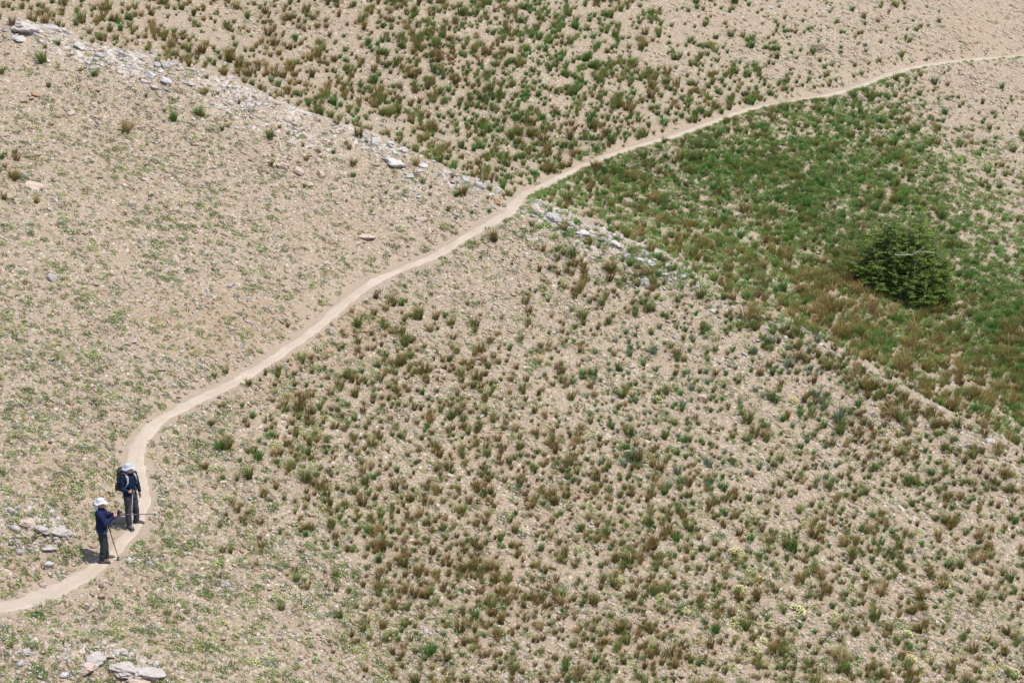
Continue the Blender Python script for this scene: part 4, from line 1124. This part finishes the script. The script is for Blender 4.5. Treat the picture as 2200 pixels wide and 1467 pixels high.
    ball(bm, H((0, -0.055, -0.020)), (0.066 * k, 0.052 * k, 0.055 * k), Rh, 14)
    fuse('hair', bm, 0.009, [hair_m], root, fold=0.02, ratio=0.6)
    # hat: soft crown and drooping brim, one lathe with a wavy edge
    prof = [(0.0, 0.150), (0.045, 0.148), (0.078, 0.138), (0.094, 0.115), (0.100, 0.080), (0.104, 0.052), (0.128, 0.040), (0.158, 0.018), (0.172, 0.004), (0.170, -0.002), (0.155, 0.010), (0.125, 0.030), (0.098, 0.042), (0.090, 0.060)]
    V, T = [], []; n = 28
    for q, (r, z) in enumerate(prof):
        for j in range(n):
            a = 2 * math.pi * j / n; wv = max(0, r - 0.10) * (0.35 * math.sin(2 * a + 0.7) + 0.2 * math.sin(5 * a))
            V.append(H((r * 0.86 * math.cos(a), r * 0.97 * math.sin(a) + (0.02 if r > 0.12 and math.sin(a) > 0 else 0) - 0.008, z * 0.88 + 0.022 + wv))[:])
    for q in range(len(prof) - 1):
        for j in range(n): T.append((q * n + j, (q + 1) * n + j, (q + 1) * n + (j + 1) % n, q * n + (j + 1) % n))
    hat = link('hat', mesh_np('hat', V, T, smooth=True), hat_m, root)
    bm = bmesh.new()
    band = [H((0.1035 * 0.86 * math.cos(2 * math.pi * j / 24), 0.1035 * 0.97 * math.sin(2 * math.pi * j / 24) - 0.008, 0.074)) for j in range(25)]
    V, T, C = tube_arr(np.array([b[:] for b in band]), [0.0065] * 25, 6)
    link('hat_band', mesh_np('hat_band', V, T), hat_m, hat)
    if flap:
        V, T = [], []; nn = 13
        for lay in (0, 1):
            for q in range(6):
                for j in range(nn):
                    a = math.pi + math.pi * (0.08 + 0.84 * j / (nn - 1)); r = 0.108 + 0.006 * q + 0.004 * math.sin(j * 1.7) - 0.004 * lay
                    V.append(H((r * math.cos(a) * (1 - 0.05 * q), r * math.sin(a) - 0.010 - 0.004 * q, 0.062 - q * 0.036 - 0.02 * (q / 5) * abs(math.cos(a)))) [:])
        for lay in (0, 1):
            for q in range(5):
                for j in range(nn - 1):
                    a = lay * 6 * nn + q * nn + j; f = (a, a + 1, a + nn + 1, a + nn); T.append(f if lay else f[::-1])
        link('neck_flap', mesh_np('neck_flap', V, T, smooth=True), hat_m, hat)
    return root, H

NAVY_A = cloth_material('navy_jacket', (0.014, 0.021, 0.070), 0.35); NAVY_B = cloth_material('navy_sweater', (0.008, 0.020, 0.048), 0.4)
BLUE = cloth_material('blue_shirt', (0.10, 0.17, 0.32), 0.2); DKGREEN = cloth_material('charcoal_trousers', (0.038, 0.045, 0.05), 0.3); GREYT = cloth_material('slate_trousers', (0.062, 0.062, 0.075), 0.3)
BROWNB = cloth_material('brown_boot', (0.13, 0.09, 0.07), 0.3); GREYB = cloth_material('grey_boot', (0.09, 0.085, 0.085), 0.3); SOLE = plain('sole_rubber', (0.05, 0.045, 0.042), 0.8)
WHITEH = cloth_material('white_hat', (0.55, 0.58, 0.61), 0.12); BLUEH = cloth_material('pale_blue_hat', (0.42, 0.47, 0.50), 0.12); HAIR = cloth_material('dark_hair', (0.05, 0.04, 0.035), 0.3); GREYHAIR = cloth_material('grey_hair', (0.16, 0.14, 0.13), 0.3)
BLACK = plain('black_plastic', (0.02, 0.02, 0.022), 0.4); ALU = plain('silver_shaft', (0.72, 0.73, 0.75), 0.5, 0.0); GREYP = plain('grey_shaft', (0.36, 0.36, 0.37), 0.5); REDP = plain('dark_red_shaft', (0.16, 0.045, 0.04), 0.4); DARKP = plain('dark_grey_shaft', (0.10, 0.095, 0.095), 0.4)
PACK = cloth_material('olive_pack', (0.085, 0.075, 0.052), 0.3); PACKD = cloth_material('dark_pack', (0.05, 0.043, 0.036), 0.3); STRAP = cloth_material('grey_strap', (0.34, 0.35, 0.33), 0.15); RUSTC = cloth_material('rusty_red_cloth', (0.22, 0.07, 0.05), 0.2)

# front hiker, seen from the side, hands raised with a camera
fA = hit1(224, 1205)
hipz = 0.885
JA = dict(shoulderR=(0.178, -0.005, 1.375), shoulderL=(-0.178, -0.005, 1.375), elbowR=(0.225, 0.13, 1.105), elbowL=(-0.225, 0.13, 1.105), wristR=(0.085, 0.335, 1.245), wristL=(-0.085, 0.325, 1.235),
          hipR=(0.085, 0, hipz), hipL=(-0.085, 0, hipz), kneeR=(0.098, 0.025, 0.475), kneeL=(-0.095, 0.035, 0.475), ankleR=(0.105, -0.03, 0.085), ankleL=(-0.105, 0.05, 0.085))
rzA = R(-86)
A, HA = person('hiker in a white sun hat and navy jacket photographing with raised hands', fA, rzA, 0.97, JA, 0.0, R(-2), NAVY_A, BLUE, DKGREEN, BROWNB, WHITEH, HAIR, True, {'R': R(8), 'L': R(-12)}, 0.035,
               {'R': ((-0.35, 0.75, 0.45), (-0.9, 0.0, -0.1), 0.75), 'L': ((0.35, 0.75, 0.45), (0.9, 0.0, -0.1), 0.75)})
# back hiker, chest towards us, looking to the right, pack on the back
fB = hit1(284, 1130)
JB = dict(shoulderR=(0.180, -0.005, 1.375), shoulderL=(-0.180, -0.005, 1.375), elbowR=(0.255, 0.02, 1.10), elbowL=(-0.255, -0.01, 1.095), wristR=(0.175, 0.205, 1.055), wristL=(-0.262, 0.055, 0.865),
          hipR=(0.088, 0, hipz), hipL=(-0.088, 0, hipz), kneeR=(0.110, 0.035, 0.475), kneeL=(-0.135, 0.02, 0.475), ankleR=(0.115, 0.03, 0.085), ankleL=(-0.165, -0.03, 0.085))
rzB = math.pi + 0.85
B, HB = person('hiker in a pale blue hat and dark navy sweater standing with a trekking pole', fB, rzB, 0.995, JB, R(52), R(1), NAVY_B, None, GREYT, GREYB, BLUEH, GREYHAIR, False, {'R': R(6), 'L': R(-38)}, 0.035,
               {'R': ((-0.75, 0.62, -0.1), (-0.35, -0.75, 0.0), 1.1), 'L': ((0.0, 0.18, -1), (0.9, 0.1, 0.0), 0.35)})

def to_world(foot, rz, p):
    c, s = math.cos(rz), math.sin(rz)
    return Vector((foot[0] + c * p[0] - s * p[1], foot[1] + s * p[0] + c * p[1], foot[2] + p[2]))

def pole(top, tip, shaft_m, low_m, label, grip_m):
    top, tip = Vector(top), Vector(tip)
    rt = empty('trekking_pole', top); tag(rt, label, 'trekking pole', 'trekking poles of the two hikers')
    L = (tip - top).length; d = (tip - top).normalized()
    def seg(name, a, b, ra, rb, m, n=10, rings=2):
        V, T, C = tube_arr([np.array(d * (a + (b - a) * i / rings)) for i in range(rings + 1)], [ra + (rb - ra) * i / rings for i in range(rings + 1)], n)
        return link(name, mesh_np(name, V, T, smooth=True), m, rt)
    V, T, C = tube_arr([np.array(d * t) for t in (-0.02, 0.0, 0.03, 0.07, 0.11, 0.14)], [0.012, 0.019, 0.016, 0.018, 0.016, 0.012], 10)
    g = link('grip', mesh_np('grip', V, T, smooth=True), grip_m, rt)
    sd = d.cross(Vector((0.3, 0.8, 0.1))).normalized()
    lp = [np.array(d * 0.01 + sd * 0.012), np.array(d * 0.06 + sd * 0.05), np.array(d * 0.15 + sd * 0.045), np.array(d * 0.20 + sd * 0.02), np.array(d * 0.12 + sd * 0.015), np.array(d * 0.03 + sd * 0.012)]
    V, T, C = tube_arr(lp, [0.006] * 6, 5); link('wrist_loop', mesh_np('wrist_loop', V, T, smooth=True), STRAP if shaft_m is ALU else BLACK, g)
    seg('upper_shaft', 0.13, L * 0.52, 0.0115, 0.0115, shaft_m); seg('lower_shaft', L * 0.50, L - 0.05, 0.0115, 0.0085, low_m); seg('collar', L * 0.49, L * 0.53, 0.0145, 0.0145, BLACK)
    V, T, C = tube_arr([np.array(d * (L - 0.085)), np.array(d * (L - 0.080)), np.array(d * (L - 0.072))], [0.012, 0.030, 0.026], 12); link('basket', mesh_np('basket', V, T), BLACK, rt)
    seg('tip', L - 0.05, L, 0.008, 0.004, ALU)
    return rt

tipA = hit1(256, 1203)
pole(to_world(fA, rzA, (0.10, 0.17, 1.00)), Vector(tipA) + Vector((0, 0, 0.0)), REDP, REDP, 'dark red trekking pole slanting from the front hiker to the ground', BLACK)
pA = to_world(fA, rzA, (0.06, 0.42, 1.235)); pole(pA, pA + Vector((0.93, 0.10, -0.02)), DARKP, DARKP, 'dark trekking pole hanging level from the raised hands of the front hiker', BLACK)
tipB = hit1(284, 1143)
pB = to_world(fB, rzB, (0.105, 0.262, 1.115)); pole(pB, Vector(tipB), ALU, ALU, 'silver and grey trekking pole upright under the hand of the back hiker', BLACK)

# camera held by the front hiker
cr = empty('camera_in_hands', to_world(fA, rzA, (0, 0.425, 1.275)), rzA); cr.name = 'compact_camera'
tag(cr, 'small black camera held up in both hands of the front hiker', 'camera')
def rbox(name, c, r, m, parent, bev=0.008):
    bm = bmesh.new(); bmesh.ops.create_cube(bm, size=2.0, matrix=Matrix.Translation(Vector(c)) @ Matrix.Diagonal((*r, 1)))
    bmesh.ops.bevel(bm, geom=list(bm.edges), offset=bev, segments=2, affect='EDGES'); me = bpy.data.meshes.new(name); bm.to_mesh(me); bm.free()
    return link(name, me, m, parent)
rbox('camera_body', (0, 0, 0), (0.068, 0.022, 0.042), BLACK, cr)
rbox('viewfinder', (0, 0.0, 0.050), (0.022, 0.018, 0.012), BLACK, cr, 0.004)
V, T, C = tube_arr([(0, 0.018, 0), (0, 0.05, 0), (0, 0.085, 0), (0, 0.087, 0)], [0.030, 0.031, 0.033, 0.026], 16); link('lens', mesh_np('lens', V, T), BLACK, cr)

# backpack
pk = empty('backpack', fB, rzB); tag(pk, 'olive brown hiking backpack with grey straps worn by the back hiker', 'backpack')
q = 0.995
bm = bmesh.new()
ring_tube(bm, [(0, -0.235, 0.90 * q), (0, -0.25, 0.95 * q), (0, -0.255, 1.10 * q), (0, -0.25, 1.28 * q), (0, -0.235, 1.40 * q), (0, -0.225, 1.44 * q)], [(0.11, 0.07), (0.155, 0.105), (0.165, 0.115), (0.16, 0.11), (0.14, 0.095), (0.10, 0.06)], n=20)
fuse('pack_body', bm, 0.010, [PACK], pk, fold=0.035, ratio=0.6)
bm = bmesh.new()
ring_tube(bm, [(0, -0.24, 1.405 * q), (0, -0.235, 1.45 * q), (0, -0.225, 1.50 * q), (0, -0.215, 1.525 * q)], [(0.145, 0.11), (0.15, 0.115), (0.125, 0.095), (0.07, 0.05)], n=18)
fuse('lid', bm, 0.010, [PACKD], pk, fold=0.03, ratio=0.6)
for s_ in (-1, 1):
    bm = bmesh.new()
    ring_tube(bm, [(0.165 * s_, -0.25, 0.97 * q), (0.172 * s_, -0.25, 1.05 * q), (0.168 * s_, -0.25, 1.15 * q)], [(0.035, 0.07), (0.042, 0.08), (0.03, 0.07)], n=12)
    fuse('side_pocket', bm, 0.010, [PACKD], pk, fold=0.02, ratio=0.6)
    pts = [(0.085 * s_, -0.15, 1.39 * q), (0.100 * s_, -0.06, 1.472 * q), (0.108 * s_, 0.04, 1.452 * q), (0.118 * s_, 0.112, 1.38 * q), (0.135 * s_, 0.140, 1.27 * q), (0.165 * s_, 0.105, 1.16 * q), (0.195 * s_, 0.0, 1.09 * q), (0.165 * s_, -0.14, 1.03 * q)]
    bm = bmesh.new(); ring_tube(bm, pts, [(0.034, 0.012)] * 5 + [(0.020, 0.008)] * 3, ref=(0, 0.35, 1), n=10); bmesh.ops.recalc_face_normals(bm, faces=bm.faces)
    me = bpy.data.meshes.new('shoulder_strap'); bm.to_mesh(me); bm.free(); me.polygons.foreach_set('use_smooth', [True] * len(me.polygons)); link('shoulder_strap', me, STRAP, pk)
bm = bmesh.new(); hb = [(0.185 * q * math.sin(a), 0.150 * q * math.cos(a), 0.985 * q) for a in [R(-150 + 300 * i / 24) for i in range(25)]]
ring_tube(bm, hb, [(0.022, 0.008)] * 25, ref=(0, 0, 1), n=8); bmesh.ops.recalc_face_normals(bm, faces=bm.faces); me = bpy.data.meshes.new('hip_belt'); bm.to_mesh(me); bm.free(); link('hip_belt', me, PACKD, pk)
bm = bmesh.new(); ring_tube(bm, [(0.12, -0.36, 1.02), (0.13, -0.375, 0.95), (0.125, -0.37, 0.88)], [(0.025, 0.012), (0.032, 0.014), (0.018, 0.008)], n=10); bmesh.ops.recalc_face_normals(bm, faces=bm.faces)
me = bpy.data.meshes.new('hanging_cloth'); bm.to_mesh(me); bm.free(); link('hanging_cloth', me, RUSTC, pk)

tick('people')
